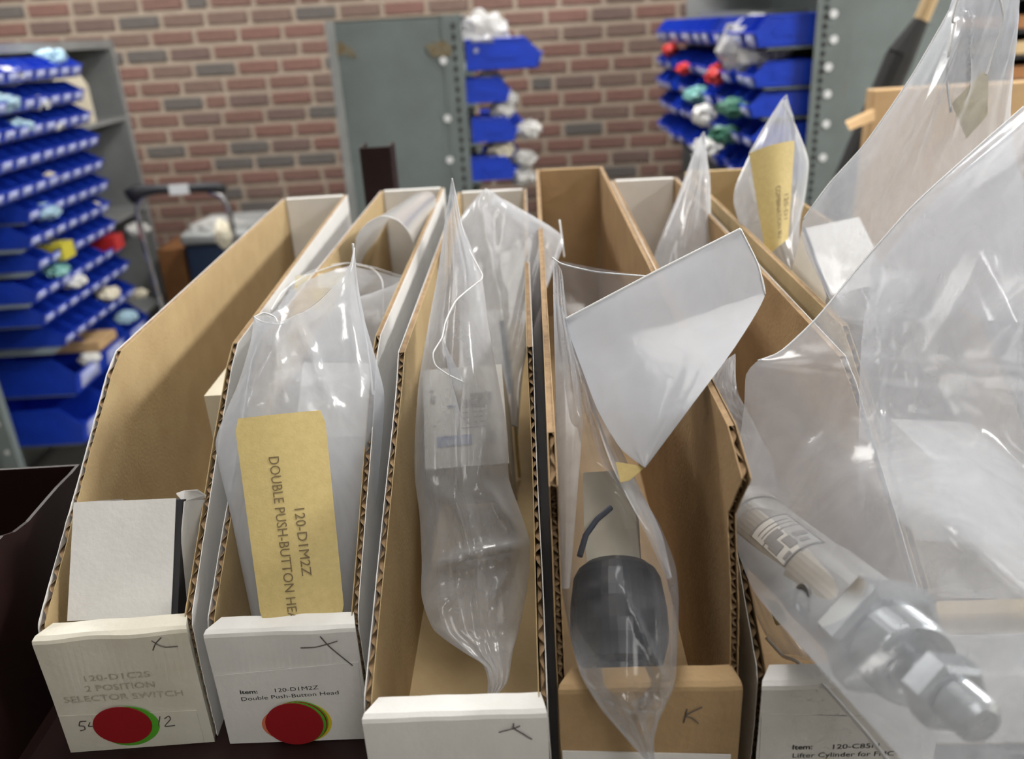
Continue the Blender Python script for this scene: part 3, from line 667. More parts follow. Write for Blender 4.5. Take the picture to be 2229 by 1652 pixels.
bag(bgC, 'side_fold', [(1204, 640, .412), (1208, 780, .385), (1211, 920, .355), (1214, 1080, .325), (1222, 1280, .29)], [(1236, 700, .400), (1258, 800, .38), (1268, 920, .352), (1256, 1080, .322), (1240, 1280, .288)], 0.002, M_bagA, nu=10, nv=40, seed=43, crumple=0.0006, back=False)
bag(bgC, 'side_fold', [(1236, 730, .398), (1285, 880, .365), (1330, 1010, .335), (1400, 1150, .302), (1452, 1260, .285)], [(1246, 720, .398), (1330, 930, .36), (1392, 1060, .33), (1440, 1160, .302), (1462, 1255, .285)], 0.002, M_bagA, nu=10, nv=40, seed=44, crumple=0.0006, back=False)
# black device
dv = thing('push_button_device', 'black round push-button device with a cream body inside the long bag', 'device', P(1340, 1480, .31))
ax = (P(1342, 1470, .282) - P(1335, 1290, .312)).normalized()
c0 = P(1342, 1232, .326)
obj('button_cap', lathe([(0.0, .0150), (0.003, .0185), (0.007, .0205), (0.020, .0222), (0.030, .0224), (0.036, .0218), (0.045, .0190), (0.047, .0165)], c0, ax, 40), M_black, dv, world=True, smooth=False)
obj('button_face', lathe([(0.0460, .0130), (0.0500, .0125), (0.0505, .0105)], c0, ax, 32), M_black, dv, world=True)
obj('cream_body', obox(c0 - ax * 0.030 - Vector((0.013, 0, 0)) + Vector((0, 0.004, -0.010)), Vector((0.026, 0, 0)), ax * 0.032, Vector((0, 0.018, 0.018))), M_cream, dv, world=True)
obj('wire_lead', tube([P(1262, 1210, .325), P(1275, 1165, .335), P(1300, 1130, .343), (P(1330, 1105, .35))], 0.0015, 8), M_navy, dv, world=True)

# ---- bin 5: bag H at the back
bgH = thing('plastic_bag', 'narrow pointed clear bag standing at the back of the lifter cylinder bin', 'plastic bag', P(1490, 620, .72) - Vector((0, 0, 0.05)))
LH = [(1518, 306, .82), (1500, 360, .81), (1470, 440, .79), (1430, 540, .76), (1410, 620, .73), (1420, 720, .69)]
RH = [(1528, 302, .82), (1543, 380, .81), (1546, 450, .79), (1547, 540, .76), (1555, 620, .73), (1560, 720, .69)]
bag(bgH, 'bag_film', LH, RH, 0.016, M_bagA, nu=28, nv=40, seed=9, creases=[(1525, 310, 1480, 560, .008, 14), (1530, 330, 1530, 600, .006, 12)])
hem(bgH, [(1528, 300, .82), (1543, 380, .808), (1547, 520, .765)], 0.0006, name='side_seam')
# small dark-based bag with a tag low in bin 5
bgM = thing('plastic_bag', 'small dark-backed bag with a manila corner tag low in the lifter cylinder bin', 'plastic bag', P(1680, 1400, .30))
LM = [(1612, 1180, .36), (1625, 1250, .345), (1640, 1320, .33), (1665, 1380, .315), (1705, 1425, .30)]
RM = [(1660, 1200, .36), (1700, 1280, .345), (1740, 1350, .33), (1770, 1400, .315), (1790, 1440, .30)]
bag(bgM, 'bag_film', LM, RM, 0.006, M_bagC, nu=20, nv=24, seed=12)
label_card(bgM, 'manila_tag', [(1668, 1300, .322), (1700, 1318, .322), (1716, 1356, .314), (1690, 1362, .313)], M_manila, rnd=0.05)
bgN = thing('plastic_bag', 'crinkled clear bag bundle behind the milky flap in the lifter cylinder bin', 'plastic bag', P(1570, 880, .45))
LN = [(1555, 800, .46), (1545, 850, .45), (1560, 900, .44), (1590, 960, .43), (1600, 1050, .42)]
RN = [(1600, 770, .46), (1605, 850, .45), (1640, 920, .44), (1680, 1000, .43), (1700, 1080, .42)]
bag(bgN, 'bag_film', LN, RN, 0.010, M_bagA, nu=24, nv=30, seed=14, crumple=0.004, cscale=(5, 4))

# ---- bin 6: bag G with manila label, white carton, bag F
bgG = thing('plastic_bag', 'pointed clear bag showing a blurred manila label, back of the rightmost bin', 'plastic bag', P(1690, 580, .66) - Vector((0, 0, 0.04)))
LG = [(1697, 222, .76), (1660, 285, .755), (1632, 335, .75), (1603, 400, .74), (1597, 440, .73), (1612, 490, .715), (1650, 540, .70), (1685, 600, .68)]
RG = [(1706, 222, .76), (1728, 270, .755), (1745, 315, .75), (1758, 352, .745), (1752, 420, .735), (1742, 480, .715), (1740, 545, .70), (1750, 610, .68)]
bag(bgG, 'bag_film', LG, RG, 0.012, M_bagA, nu=30, nv=44, seed=16, creases=[(1700, 225, 1655, 330, .005, 14), (1712, 235, 1722, 300, .005, 12), (1620, 400, 1660, 530, .005, 14)])
hem(bgG, [(1702, 220, .76), (1725, 265, .755), (1748, 320, .75), (1757, 360, .744), (1745, 450, .73), (1715, 530, .71)], 0.0012, name='side_seam')
hem(bgG, [(1700, 222, .76), (1660, 285, .755), (1632, 335, .748)], 0.0008, name='side_seam')
lo, lf = label_card(bgG, 'manila_label', [(1630, 334, .715), (1730, 306, .715), (1716, 520, .68), (1668, 560, .672)], M_manila, bow=0.006, rnd=0.01)
vtext('COMBINATION BU', 0.50, 0.42, 0.93, 0.14, lf, M_ink_brown, lo); vtext('120-D1', 0.76, 0.53, 0.78, 0.14, lf, M_ink_brown, lo)
o = P(1746, 498, .64); a = P(1800, 645, .545) - o; b_ = P(1870, 472, .66) - o
cc = a.cross(b_).normalized(); cc = -cc if cc.y < 0 else cc
wc = carton('white_carton', 'white carton with a dark edge strip, tilted in the rightmost bin under the tall bag', o, a, b_, cc * 0.05, M_white)
obj('edge_strip', obox(o - cc * 0.0006, a, b_.normalized() * 0.003, cc * 0.0005), M_navy, wc, world=True)
c2 = P(2028, 1000, .385)
carton('white_carton', 'large white carton front showing hazily behind the cylinder bag', P(2046, 1300, .345), P(2330, 1310, .345) - P(2046, 1300, .345), c2 - P(2046, 1300, .345), Vector((0, 0.05, 0.0)), M_white)
bgF = thing('plastic_bag', 'tall gathered clear bag rising out of frame at the right, with a manila tag inside', 'plastic bag', P(1950, 640, .50) - Vector((0, 0, 0.05)))
LF = [(2088, -60, .54), (2060, 35, .54), (1985, 165, .535), (1885, 310, .53), (1805, 400, .525), (1748, 478, .52), (1752, 540, .515), (1790, 620, .50), (1830, 700, .48)]
RF = [(2204, -60, .54), (2209, 60, .54), (2206, 150, .535), (2200, 260, .53), (2215, 360, .525), (2260, 480, .52), (2290, 560, .515), (2320, 640, .50), (2340, 720, .48)]
crF = [(2075, 80, 1830, 560, .006, 16), (2072, 60, 1900, 520, .007, 14), (2070, 50, 2062, 240, .010, 12), (2180, 0, 2150, 170, .010, 12), (2195, 20, 2160, 280, .007, 12), (2120, 110, 1960, 480, .004, 16), (2060, 270, 2110, 240, .004, 10)]
bag(bgF, 'bag_film', LF, RF, 0.018, film('poly_film_tall', 0.36, 0.5, streak=0.12), nu=50, nv=60, seed=21, creases=crF, crumple=0.0025)
hem(bgF, [(2090, -20, .525), (2073, 46, .525), (2079, 48, .525), (2066, 110, .52), (2061, 170, .52), (2070, 245, .515)], 0.0007, name='fold_crease')
hem(bgF, [(2172, -20, .525), (2184, 40, .522), (2160, 120, .52), (2146, 163, .518)], 0.0007, name='fold_crease')
hem(bgF, [(2088, -20, .54), (2060, 35, .54), (1985, 165, .535), (1885, 310, .53), (1805, 400, .525), (1748, 478, .52)], 0.0005, name='side_seam')
label_card(bgF, 'manila_tag', [(2140, 155, .535), (2152, 160, .535), (2150, 250, .53), (2072, 225, .53)], M_manila, rnd=0.01)
label_card(bgF, 'manila_tag', [(2072, 225, .53), (2150, 250, .53), (2140, 262, .528), (2104, 302, .528)], M_manila, rnd=0.01)

# ---- the pneumatic cylinder and its big bag E
CT = P(2142, 1578, 0.182); CFar = P(1622, 1128, 0.355)
cax = (CFar - CT).normalized(); CLEN = (CFar - CT).length
cy = thing('pneumatic_cylinder', 'steel pneumatic cylinder with hex nuts and threaded rod inside the large bag', 'pneumatic cylinder', CT)
def thread(h0, h1, r, pitch=0.0014, d=0.0006):
    out = []; h = h0
    while h < h1: out += [(h, r - d), (h + pitch / 2, r)]; h += pitch
    return out
obj('threaded_rod', lathe([(0.0, .0048), (0.0016, .0068)] + thread(0.002, 0.026, .0076, 0.0015, 0.0005) + [(0.026, .0070), (0.040, .0070)], CT, cax, 32), M_zinc, cy, world=True)
obj('rod_nut', lathe([(0.0125, .0105), (0.0140, .0125), (0.0225, .0125), (0.0240, .0105)], CT, cax, 6), M_zinc, cy, world=True)
obj('nose_thread', lathe([(0.0345, .0095), (0.0335, .0105), (0.0330, .0140), (0.0340, .0150)] + thread(0.035, 0.048, .0156, 0.0019, 0.0006) + [(0.048, .015)], CT, cax, 40), M_zinc, cy, world=True)
obj('mounting_nut', lathe([(0.0475, .0195), (0.0490, .0225), (0.0595, .0225), (0.0610, .0200)], CT, cax, 6), M_zinc, cy, world=True)
obj('head_cover', lathe([(0.0610, .0170), (0.0622, .0180), (0.098, .0180), (0.0992, .0172)], CT, cax, 48), M_metal, cy, world=True, smooth=False)
obj('barrel', lathe([(0.0990, .0168), (0.0995, .0170), (CLEN - 0.018, .0170), (CLEN - 0.018, .0178), (CLEN - 0.002, .0178), (CLEN, .0165)], CT, cax, 48), M_metal, cy, world=True)
# printed plate wrapped on the barrel (towards the camera / upper left)
vdir = (CAM - (CT + cax * 0.11)); vdir = (vdir - cax * vdir.dot(cax)).normalized(); sdir = cax.cross(vdir)
M_platep = mat('plate_print', (0.24, 0.24, 0.25), 0.5)
def onbar(h, a, r=0.0172): return CT + cax * h + (vdir * cos(a) + sdir * sin(a)) * r
if onbar(0.1, 0.5).x < onbar(0.1, -0.5).x: sdir = -sdir
def plate(h0, h1, a0, a1, m, r=0.0172, name='printed_plate', n=10):
    V = [onbar(lerp(h0, h1, j), lerp(a0, a1, i / n), r) for j in (0, 1) for i in range(n + 1)]
    return obj(name, (V, [(i, i + 1, n + 2 + i, n + 1 + i) for i in range(n)]), m, cy, world=True, smooth=True)
A0, A1, H0, H1 = -0.25, 0.95, 0.101, 0.136
plate(H0, H1, A0, A1, mat('plate_grey', (0.50, 0.50, 0.49), 0.5))
def pl(u0, u1, v0, v1): return plate(lerp(H0, H1, u0), lerp(H0, H1, u1), lerp(A0, A1, v0), lerp(A0, A1, v1), M_platep, 0.0174, 'printed_bar')
for q in ((0, .03, 0, 1), (.97, 1, 0, 1), (0, 1, .96, 1), (.14, .40, .35, .55), (.14, .22, .62, .80), (.30, .42, .62, .9), (.48, .66, .1, .5), (.60, .62, 0, 1), (.72, .735, .1, .9), (.82, .835, .1, .9), (.05, .12, .1, .3), (.25, .5, .05, .3)): pl(*q)
obj('port', lathe([(0, .0062), (0.0006, .0062), (0.0006, .0046), (-0.003, .0044)], onbar(0.0800, -0.55, 0.0178), (onbar(0.0800, -0.55, 1) - onbar(0.0800, -0.55, 0)), 28), M_zinc, cy, world=True)

def closest(q):
    """how far to lift a film point so that it lies in front of the cylinder"""
    d = (q - CAM); L_ = d.length; d.normalize()
    e = cax; w0 = CAM - CT
    b = d.dot(e); den = 1 - b * b
    dd, ee = d.dot(w0), e.dot(w0)
    sE = (ee - b * dd) / den; sE = min(CLEN, max(-0.004, sE)); pE = CT + e * sE
    tR = (pE - CAM).dot(d); dist = (CAM + d * tR - pE).length
    rr = lerp(0.0115, 0.0250, min(1, max(0, sE / 0.050))) if sE < 0.062 else lerp(0.0250, 0.0210, min(1, (sE - 0.062) / 0.03))
    return d, L_, tR, dist, rr
def pushE(q):
    d, L_, tR, dist, rr = closest(q)
    wide = rr + 0.055
    if dist < wide:
        k = (1 - (dist / wide) ** 2); tt = tR - (rr + 0.008) * min(1.0, 1.45 * k)
        if tt < L_: return q.lerp(CAM + d * tt, min(1, 1.5 * k))
    return q
bgE = thing('plastic_bag', 'very large hazy clear bag holding the steel cylinder, filling the right side', 'plastic bag', P(1760, 1400, .30))
LE = [(2330, 140, .40), (2229, 232, .395), (2100, 345, .39), (1985, 450, .385), (1870, 580, .38), (1780, 690, .372), (1700, 765, .366), (1650, 785, .362), (1624, 815, .36), (1620, 880, .357), (1610, 960, .352), (1598, 1060, .348), (1597, 1130, .345), (1606, 1200, .338), (1640, 1285, .322), (1700, 1360, .298), (1790, 1460, .262), (1880, 1560, .235), (1960, 1650, .215), (2010, 1720, .20)]
RE = [(2520, 100, .36), (2520, 200, .36), (2520, 300, .355), (2520, 400, .35), (2520, 500, .345), (2520, 600, .34), (2520, 690, .33), (2520, 760, .325), (2520, 830, .32), (2520, 900, .31), (2520, 980, .30), (2520, 1060, .29), (2520, 1130, .28), (2520, 1200, .265), (2520, 1290, .25), (2520, 1380, .235), (2520, 1470, .215), (2520, 1560, .20), (2520, 1660, .185), (2520, 1740, .18)]
crE = [(1880, 590, 1870, 950, .010, 26), (1870, 950, 1865, 1340, .009, 22), (1935, 620, 1930, 900, .007, 20), (1905, 560, 1900, 800, .005, 12), (1640, 800, 1660, 1050, .006, 16), (1720, 900, 1655, 1080, .006, 14), (1660, 830, 1640, 1000, .005, 10), (1800, 650, 2229, 330, .003, 24), (1990, 1170, 2229, 1140, .007, 14), (2200, 1060, 2229, 1120, .006, 14), (1920, 950, 2080, 1150, .005, 22), (2080, 1150, 2060, 1400, .004, 16), (2030, 760, 2229, 600, .004, 30), (2000, 880, 2150, 1010, .005, 24), (1740, 1000, 1960, 900, .004, 18), (1700, 1110, 1830, 1270, .003, 12)]
bag(bgE, 'bag_film', LE, RE, 0.016, M_bagE, nu=90, nv=120, creases=crE, crumple=0.0030, cscale=(3.2, 1.1), seed=31, push=pushE, power=0.6, back_k=0.25)
bag(bgE, 'inner_fold', [(2330, 165, .412), (2229, 255, .407), (2100, 370, .40), (1990, 480, .396), (1905, 590, .392), (1880, 700, .384), (1872, 800, .376), (1870, 900, .37), (1868, 1000, .362), (1870, 1080, .358), (1890, 1170, .352)], [(x, y, Y + .03) for x, y, Y in RE[:14]], 0.010, film('poly_film_inner', 0.55, 0.3, streak=0.12, sscale=10), nu=50, nv=60, crumple=0.003, cscale=(2.4, 1.2), seed=37, back=False, power=0.5)
hem(bgE, [(2229, 232, .395), (2100, 345, .39), (1985, 450, .385), (1870, 580, .38), (1780, 690, .372), (1700, 765, .366), (1650, 785, .362)], 0.0005, name='side_seam')
hem(bgE, [(1668, 1388, .30), (1705, 1428, .29), (1735, 1440, .28), (1800, 1500, .262), (1880, 1590, .24), (1960, 1690, .215)], 0.0008, name='crimped_hem')

# ---- dark brown bin at the far left
bx = thing('brown_bin', 'dark brown plastic bin at the lower left corner beside the leftmost cardboard bin', 'bin', (-0.36, 0.50, SH))
tk = 0.002
pr = [(0.0, 0.0)]
side = [(-0.17, 0.0), (-0.17, 0.092), (-0.13, 0.100), (-0.118, 0.102), (-0.105, 0.100), (-0.095, 0.096), (-0.088, 0.0985), (-0.045, 0.100), (-0.040, 0.104), (0.0, 0.104), (0.0, 0.0)]
edge = [PX(0, 1166, -0.268), PX(25, 1158, -0.268), PX(55, 1135, -0.268), PX(85, 1100, -0.268), PX(120, 1060, -0.268), PX(150, 1030, -0.268)]
ys = [(p.y, p.z) for p in edge]
poly = [(-0.268, ys[0][0] - 0.10, SH), (-0.268, ys[0][0] - 0.10, ys[0][1] - 0.002)] + [(-0.268, y, z) for y, z in ys] + [(-0.268, ys[-1][0] + 0.01, ys[-1][1] + 0.0005), (-0.268, ys[-1][0] + 0.01, SH)]
obj('side_panel', prism(poly, (tk, 0, 0)), M_brown, bx, world=True)
yb = ys[-1][0] + 0.01
obj('back_panel', box(-0.50, -0.268, yb - tk, yb, SH, ys[-1][1] + 0.0005), M_brown, bx, world=True)
obj('bottom_panel', box(-0.50, -0.268, ys[0][0] - 0.10, yb - tk, SH + 0.0005, SH + 0.003), M_brown, bx, world=True)
obj('front_panel', box(-0.50, -0.268, ys[0][0] - 0.10, ys[0][0] - 0.098, SH + 0.003, ys[0][1] - 0.002), M_brown, bx, world=True)
obj('side_panel', box(-0.502, -0.50, ys[0][0] - 0.10, yb, SH, ys[-1][1]), M_brown, bx, world=True)

# ------------------------------------------------------------------ blue parts bins
def blue_bin_mesh(W, D, H, lip=0.5, t=0.0025):
    """front at y = 0, body runs to y = D; x across"""
    def sideprof(x):
        pts = [(0.012, 0), (0.0, H * lip), (0.004, H * lip), (D * 0.22, H), (D, H), (D, 0)]
        return prism([(x, y, z) for y, z in pts], (t, 0, 0))
    parts = [sideprof(0.001), sideprof(W - t - 0.001), box(0.001, W - 0.001, 0.012, D, 0, t), box(0.001, W - 0.001, D - t, D, 0, H)]
    parts.append(prism([(0.001, 0.012, 0), (0.001, 0.0, H * lip), (0.001, 0.003, H * lip), (0.001, 0.015, 0)], (W - 0.002, 0, 0)))
    parts.append(box(-0.0005, W + 0.0005, -0.004, 0.004, H * lip - 0.006, H * lip, 0.0015))
    parts.append(box(-0.001, 0.0025, D * 0.22, D, H - 0.006, H, 0.001)); parts.append(box(W - 0.0025, W + 0.001, D * 0.22, D, H - 0.006, H, 0.001))
    parts.append(box(-0.0008, 0.001, D * 0.30, D * 0.72, H * 0.35, H * 0.65)); parts.append(box(W - 0.001, W + 0.0008, D * 0.30, D * 0.72, H * 0.35, H * 0.65))
    v, f = join(*parts); me = bpy.data.meshes.new('tub'); me.from_pydata([tuple(p) for p in v], [], f); me.materials.append(M_blue)
    # highlight on the bin front, painted as a small pale bulging card
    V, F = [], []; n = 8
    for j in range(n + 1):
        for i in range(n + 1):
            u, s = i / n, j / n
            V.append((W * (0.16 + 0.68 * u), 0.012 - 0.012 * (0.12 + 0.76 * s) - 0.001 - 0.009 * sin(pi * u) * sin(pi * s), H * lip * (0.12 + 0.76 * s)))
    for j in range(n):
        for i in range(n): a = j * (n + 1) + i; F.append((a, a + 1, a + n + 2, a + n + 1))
    m2 = bpy.data.meshes.new('front_highlight'); m2.from_pydata(V, [], F); m2.materials.append(M_highlight)
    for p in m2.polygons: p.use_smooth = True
    return me, m2
ORD = ['first', 'second', 'third', 'fourth', 'fifth', 'sixth', 'seventh', 'eighth', 'ninth', 'tenth', 'eleventh', 'twelfth', 'thirteenth', 'fourteenth', 'fifteenth']
def blue_bin(meshes, loc, rz, label, group):
    t = thing('blue_parts_bin', label, 'parts bin', loc, rz, group)
    inst('tub', meshes[0], t); inst('front_highlight', meshes[1], t); return t
def blob(name, label, cat, c, r, m, seed, sq=(1, 1, 1), group=None, amp=0.35):
    """crumpled small bag or packet"""
    bm = bmesh.new(); bmesh.ops.create_icosphere(bm, subdivisions=3, radius=1); sq = (sq[0] * 1.1, sq[1] * 1.25, sq[2] * 0.8)
    V = []
    for v in bm.verts:
        p = v.co.copy(); k = 1 + amp * (1 - 2 * abs(mn.noise(p * 1.9 + Vector((seed, seed * 2, 0))))) + amp * 0.9 * mn.noise(p * 4.5 + Vector((seed, 0, 0)))
        V.append(Vector((p.x * r * sq[0] * k, p.y * r * sq[1] * k, p.z * r * sq[2] * k)))
    F = [tuple(v.index for v in f.verts) for f in bm.faces]; bm.free()
    zb = min(v.z for v in V)
    o = obj(name, ([v - Vector((0, 0, zb)) for v in V], F), m); o.location = Vector(c) + Vector((0, 0, zb)); return tag(o, label, cat, group)

# ---- left rack
RX = -1.529; RFX = -1.409
lr = thing('steel_shelving', 'grey steel shelving rack at the left wall, open front facing right', 'shelving rack', (RX, 2.96, 0))
def pt(name, b6, m=M_steel, par=lr, **k): return obj(name, box(*b6), m, par, world=True, **k)
YN, YFAR = 2.30, 3.60; RB_ = -1.86; TOP = Zr(0.035)
pt('end_panel', (RB_, RX - 0.02, YFAR - 0.003, YFAR, 0, TOP), M_steel_lt); pt('end_panel', (RB_, RX - 0.02, YN, YN + 0.003, 0, TOP))
pt('back_panel', (RB_ - 0.003, RB_, YN, YFAR, 0, TOP), M_steel_lt)
pt('post', (RX - 0.035, RX, YFAR - 0.004, YFAR + 0.03, 0, TOP), M_steel_lt); pt('post', (RX - 0.045, RX, YN - 0.03, YN, 0, TOP))
pt('top_shelf', (RB_, RX, YN, YFAR, TOP - 0.03, TOP), M_steel_lt)
for k in range(5):
    zz = Zr(-0.73 - 0.06 * k * 1.6)
    obj('white_dot', lathe([(0, .007), (0.001, .007)], (RX - 0.022, YN - 0.031, zz), (0, -1, 0), 16), M_dot, lr, world=True)
for zz in (-0.255, -0.62, -1.02): pt('shelf_board', (RB_, RX, 3.12, YFAR - 0.003, Zr(zz) - 0.015, Zr(zz)), M_steel_lt)
LM_ = blue_bin_mesh(0.078, 0.26, 0.066, 0.52)
LMw = blue_bin_mesh(0.118, 0.26, 0.085, 0.52)
LMb = blue_bin_mesh(0.20, 0.30, 0.125, 0.55)
rows = [(-0.075, 2.42, 3.06), (-0.155, 2.36, 3.03), (-0.229, 2.34, 3.04), (-0.309, 2.32, 3.06), (-0.390, 2.32, 3.05), (-0.464, 2.48, 3.05), (-0.535, 2.42, 3.02), (-0.608, 2.42, 3.03), (-0.690, 2.38, 3.05), (-0.765, 2.42, 3.06), (-0.862, 2.44, 3.06)]
ROWN = ['top', 'second', 'third', 'fourth', 'fifth', 'sixth', 'seventh', 'eighth', 'ninth', 'tenth', 'eleventh']
for ri, (z, ya, yb) in enumerate(rows):
    pt('shelf_board', (RB_, RFX - 0.02, ya, yb, Zr(z) - 0.004, Zr(z) - 0.0005))
    n = int((yb - ya) / 0.080)
    for k in range(n):
        y = yb - 0.080 * (k + 1)
        # local x runs along -Y of the room when turned so that the front faces +X
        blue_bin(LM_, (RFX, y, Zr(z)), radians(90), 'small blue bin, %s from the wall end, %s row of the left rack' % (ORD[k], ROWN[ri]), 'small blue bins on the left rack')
for ri, (z, ya, n) in enumerate([(-1.03, 2.50, 3), (-1.19, 2.46, 3)]):
    pt('shelf_board', (RB_, RFX - 0.02, ya, ya + n * 0.205, Zr(z) - 0.004, Zr(z) - 0.0005))
    for k in range(n):
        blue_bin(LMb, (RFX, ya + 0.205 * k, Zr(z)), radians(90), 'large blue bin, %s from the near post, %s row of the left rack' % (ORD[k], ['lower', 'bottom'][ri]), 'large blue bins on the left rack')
# things in and among the left rack bins
c = thing('beige_carton', 'beige tapered carton standing behind the blue bins on the left rack', 'box', (-1.62, 3.2, Zr(-0.255)))
obj('carton_body', prism([(-1.60, 3.14, Zr(-0.254)), (-1.545, 3.14, Zr(-0.254)), (-1.545, 3.14, Zr(-0.12)), (-1.58, 3.14, Zr(-0.05)), (-1.76, 3.14, Zr(-0.05)), (-1.76, 3.14, Zr(-0.254))], (0, 0.22, 0)), M_cream, c, world=True)
def packet(label, px, py, X, r, m, seed, sq=(1, 1, .8), name='plastic_packet', cat='packet'):
    q = PX(px, py, X); return blob(name, label, cat, q, r, m, seed, sq)
packet('pale blue packet on top of the left rack bins', 112, 125, RFX - .06, .035, M_ltblue, 1.3)
packet('white packet at the top left corner of the left rack', 14, 165, RFX - .05, .035, M_paper, 2.1)
packet('white packet stuffed in the second row of the left rack', 82, 225, RFX - .03, .028, M_paper, 3.7)
packet('pale blue packet at the left edge of the second row, left rack', 4, 225, RFX - .03, .035, M_ltblue, 4.4)
packet('pale blue packet in the third row of the left rack', 42, 275, RFX - .03, .028, M_ltblue, 5.2)
packet('white packet in the third row of the left rack', 116, 272, RFX - .03, .024, M_paper, 6.9)
packet('pale blue packet in the sixth row of the left rack', 98, 462, RFX - .02, .032, M_ltblue, 7.7)
packet('tan packet in the fifth row of the left rack', 112, 385, RFX - .03, .020, M_cream, 8.1)
packet('green packet in the eighth row of the left rack', 125, 590, RFX - .02, .028, M_teal, 9.6)
packet('grey-white packet in the ninth row of the left rack', 160, 612, RFX - .02, .03, M_paper, 10.2)
packet('tan packet in the tenth row of the left rack', 235, 640, RFX - .02, .03, M_cream, 11.5)
packet('white packet in the lower row of the left rack', 195, 780, RFX - .02, .025, M_paper, 12.8)
packet('pale blue packet at the right of the lower left rack', 275, 690, RFX - .02, .03, M_ltblue, 13.1)
packet('cream packet at the right end of the sixth row, left rack', 205, 455, RFX - .05, .03, M_cream, 14.4)
packet('crumpled white packet hanging by the chrome cart at the left rack', 300, 500, RFX - .03, .035, M_paper, 15.2)
packet('cream packet at the right end of the tenth row, left rack', 300, 640, RFX - .03, .025, M_cream, 16.6)
yq = PX(150, 540, RFX + 0.012)
yl = thing('yellow_bin_divider', 'yellow plastic divider block among the blue bins of the left rack', 'divider', yq)
obj('divider_body', obox(yq + Vector((0, -0.04, -0.03)), Vector((-0.22, 0, 0)), Vector((0, 0.075, 0)), Vector((0, 0, 0.05))), M_yel, yl, world=True)
rq = PX(258, 520, RFX + 0.012)
rd = thing('red_parts_tray', 'red plastic tray at the far end of the left rack bins', 'tray', rq)
obj('tray_body', obox(rq + Vector((0, -0.04, -0.035)), Vector((-0.2, 0, 0)), Vector((0, 0.08, 0)), Vector((0, 0, 0.05))), M_redp, rd, world=True)
tp = PX(232, 742, RFX + 0.01)
tn = thing('tan_carton', 'flat tan carton lying in the lower blue bins of the left rack', 'box', tp)
obj('carton_body', obox(tp + Vector((0, -0.06, -0.015)), Vector((-0.2, 0, 0)), Vector((0, 0.14, 0)), Vector((0, 0, 0.03))), M_carton, tn, world=True)

# ---- hand cart between the rack and the bins
hc0 = 3.05
hc = thing('hand_cart', 'chrome tube hand cart with a black grip bar in front of the brick wall', 'hand cart', (P(400, 430, hc0).x, hc0, 0))
hl = [(345, 640, hc0), (318, 540, hc0), (302, 480, hc0), (300, 455, hc0), (310, 430, hc0), (330, 420, hc0)]
hr = [(455, 418, hc0), (480, 425, hc0), (496, 450, hc0), (504, 490, hc0), (512, 540, hc0), (525, 640, hc0)]
for q in (hl, hr): obj('tube_arm', tube([P(*p) for p in resample(q, 20)], 0.011, 10), M_chrome, hc, world=True, smooth=True)
obj('grip_bar', tube([P(284, 428, hc0), P(300, 418, hc0), P(340, 412, hc0), P(470, 407, hc0), P(490, 410, hc0)], [0.03, 0.026, 0.017, 0.017, 0.015], 12), M_blackgrip, hc, world=True, smooth=True)
o_ = P(370, 425, hc0 - 0.02); obj('grip_badge', obox(o_, P(412, 422, hc0 - 0.02) - o_, Vector((0, 0, 0.035)), Vector((0, 0.006, 0))), M_dot, hc, world=True)
for q in ((345, 640), (525, 640)): a_ = P(*q, hc0); obj('leg', tube([a_, (a_.x, hc0, 0.0)], 0.011, 10), M_chrome, hc, world=True)
nt_ = P(400, 535, 3.4); n2 = P(540, 527, 3.4)
to = thing('navy_tote', 'navy blue storage tote with a grey lid behind the hand cart', 'tote', (nt_.x, 3.4, 0))
obj('tote_body', box(nt_.x, n2.x, 3.4, 3.8, 0.0, nt_.z, 0.01), M_navy, to, world=True); obj('lid', box(nt_.x - 0.01, n2.x + 0.01, 3.39, 3.81, nt_.z, nt_.z + 0.05, 0.012), M_steel_lt, to, world=True)
oc = P(340, 545, 3.5); oc2 = P(398, 542, 3.5)
co = thing('ochre_carton', 'ochre brown carton between the left rack and the navy tote', 'box', (oc.x, 3.5, 0)); obj('carton_body', box(oc.x, oc2.x, 3.5, 3.8, 0, oc.z, 0.002), M_ochre, co, world=True)
blob('plastic_packet', 'cream packet hanging on the right arm of the hand cart', 'packet', P(485, 510, hc0 - .03), .045, M_cream, 17.3, (.5, .5, 1.2))
blob('plastic_packet', 'grey film bundle lying on the navy tote lid', 'packet', (lerp(nt_.x, n2.x, .45), 3.5, nt_.z + 0.05), .06, M_crumple, 18.1, (1.4, 1, .7))

# ---- middle cabinet
m0, m1 = P(707, 47, 2.70), P(1003, 39, 2.70)
mc = thing('steel_cabinet', 'grey-green steel cabinet end panel standing in the middle before the brick wall', 'cabinet', (m0.x, 2.70, 0))
MX0, MX1, MT = m0.x, m1.x, m0.z
obj('end_panel', box(MX0, MX1 - 0.06, 2.70, 2.703, 0, MT), M_steel, mc, world=True)
obj('front_flange', box(MX1 - 0.06, MX1, 2.697, 2.700, 0, MT), M_steel, mc, world=True)
obj('front_edge', box(MX1 - 0.002, MX1, 2.70, 2.73, 0, MT), M_steel, mc, world=True)
obj('rear_flange', box(MX0, MX0 + 0.025, 2.694, 2.70, 0, MT), M_steel_lt, mc, world=True)
obj('top_panel', box(MX0, MX1, 2.70, 3.65, MT - 0.004, MT), M_steel_lt, mc, world=True)
obj('back_panel', box(MX0, MX0 + 0.003, 2.703, 3.65, 0, MT - 0.004), M_steel, mc, world=True)
obj('end_panel', box(MX0, MX1, 3.647, 3.65, 0, MT - 0.004), M_steel, mc, world=True)
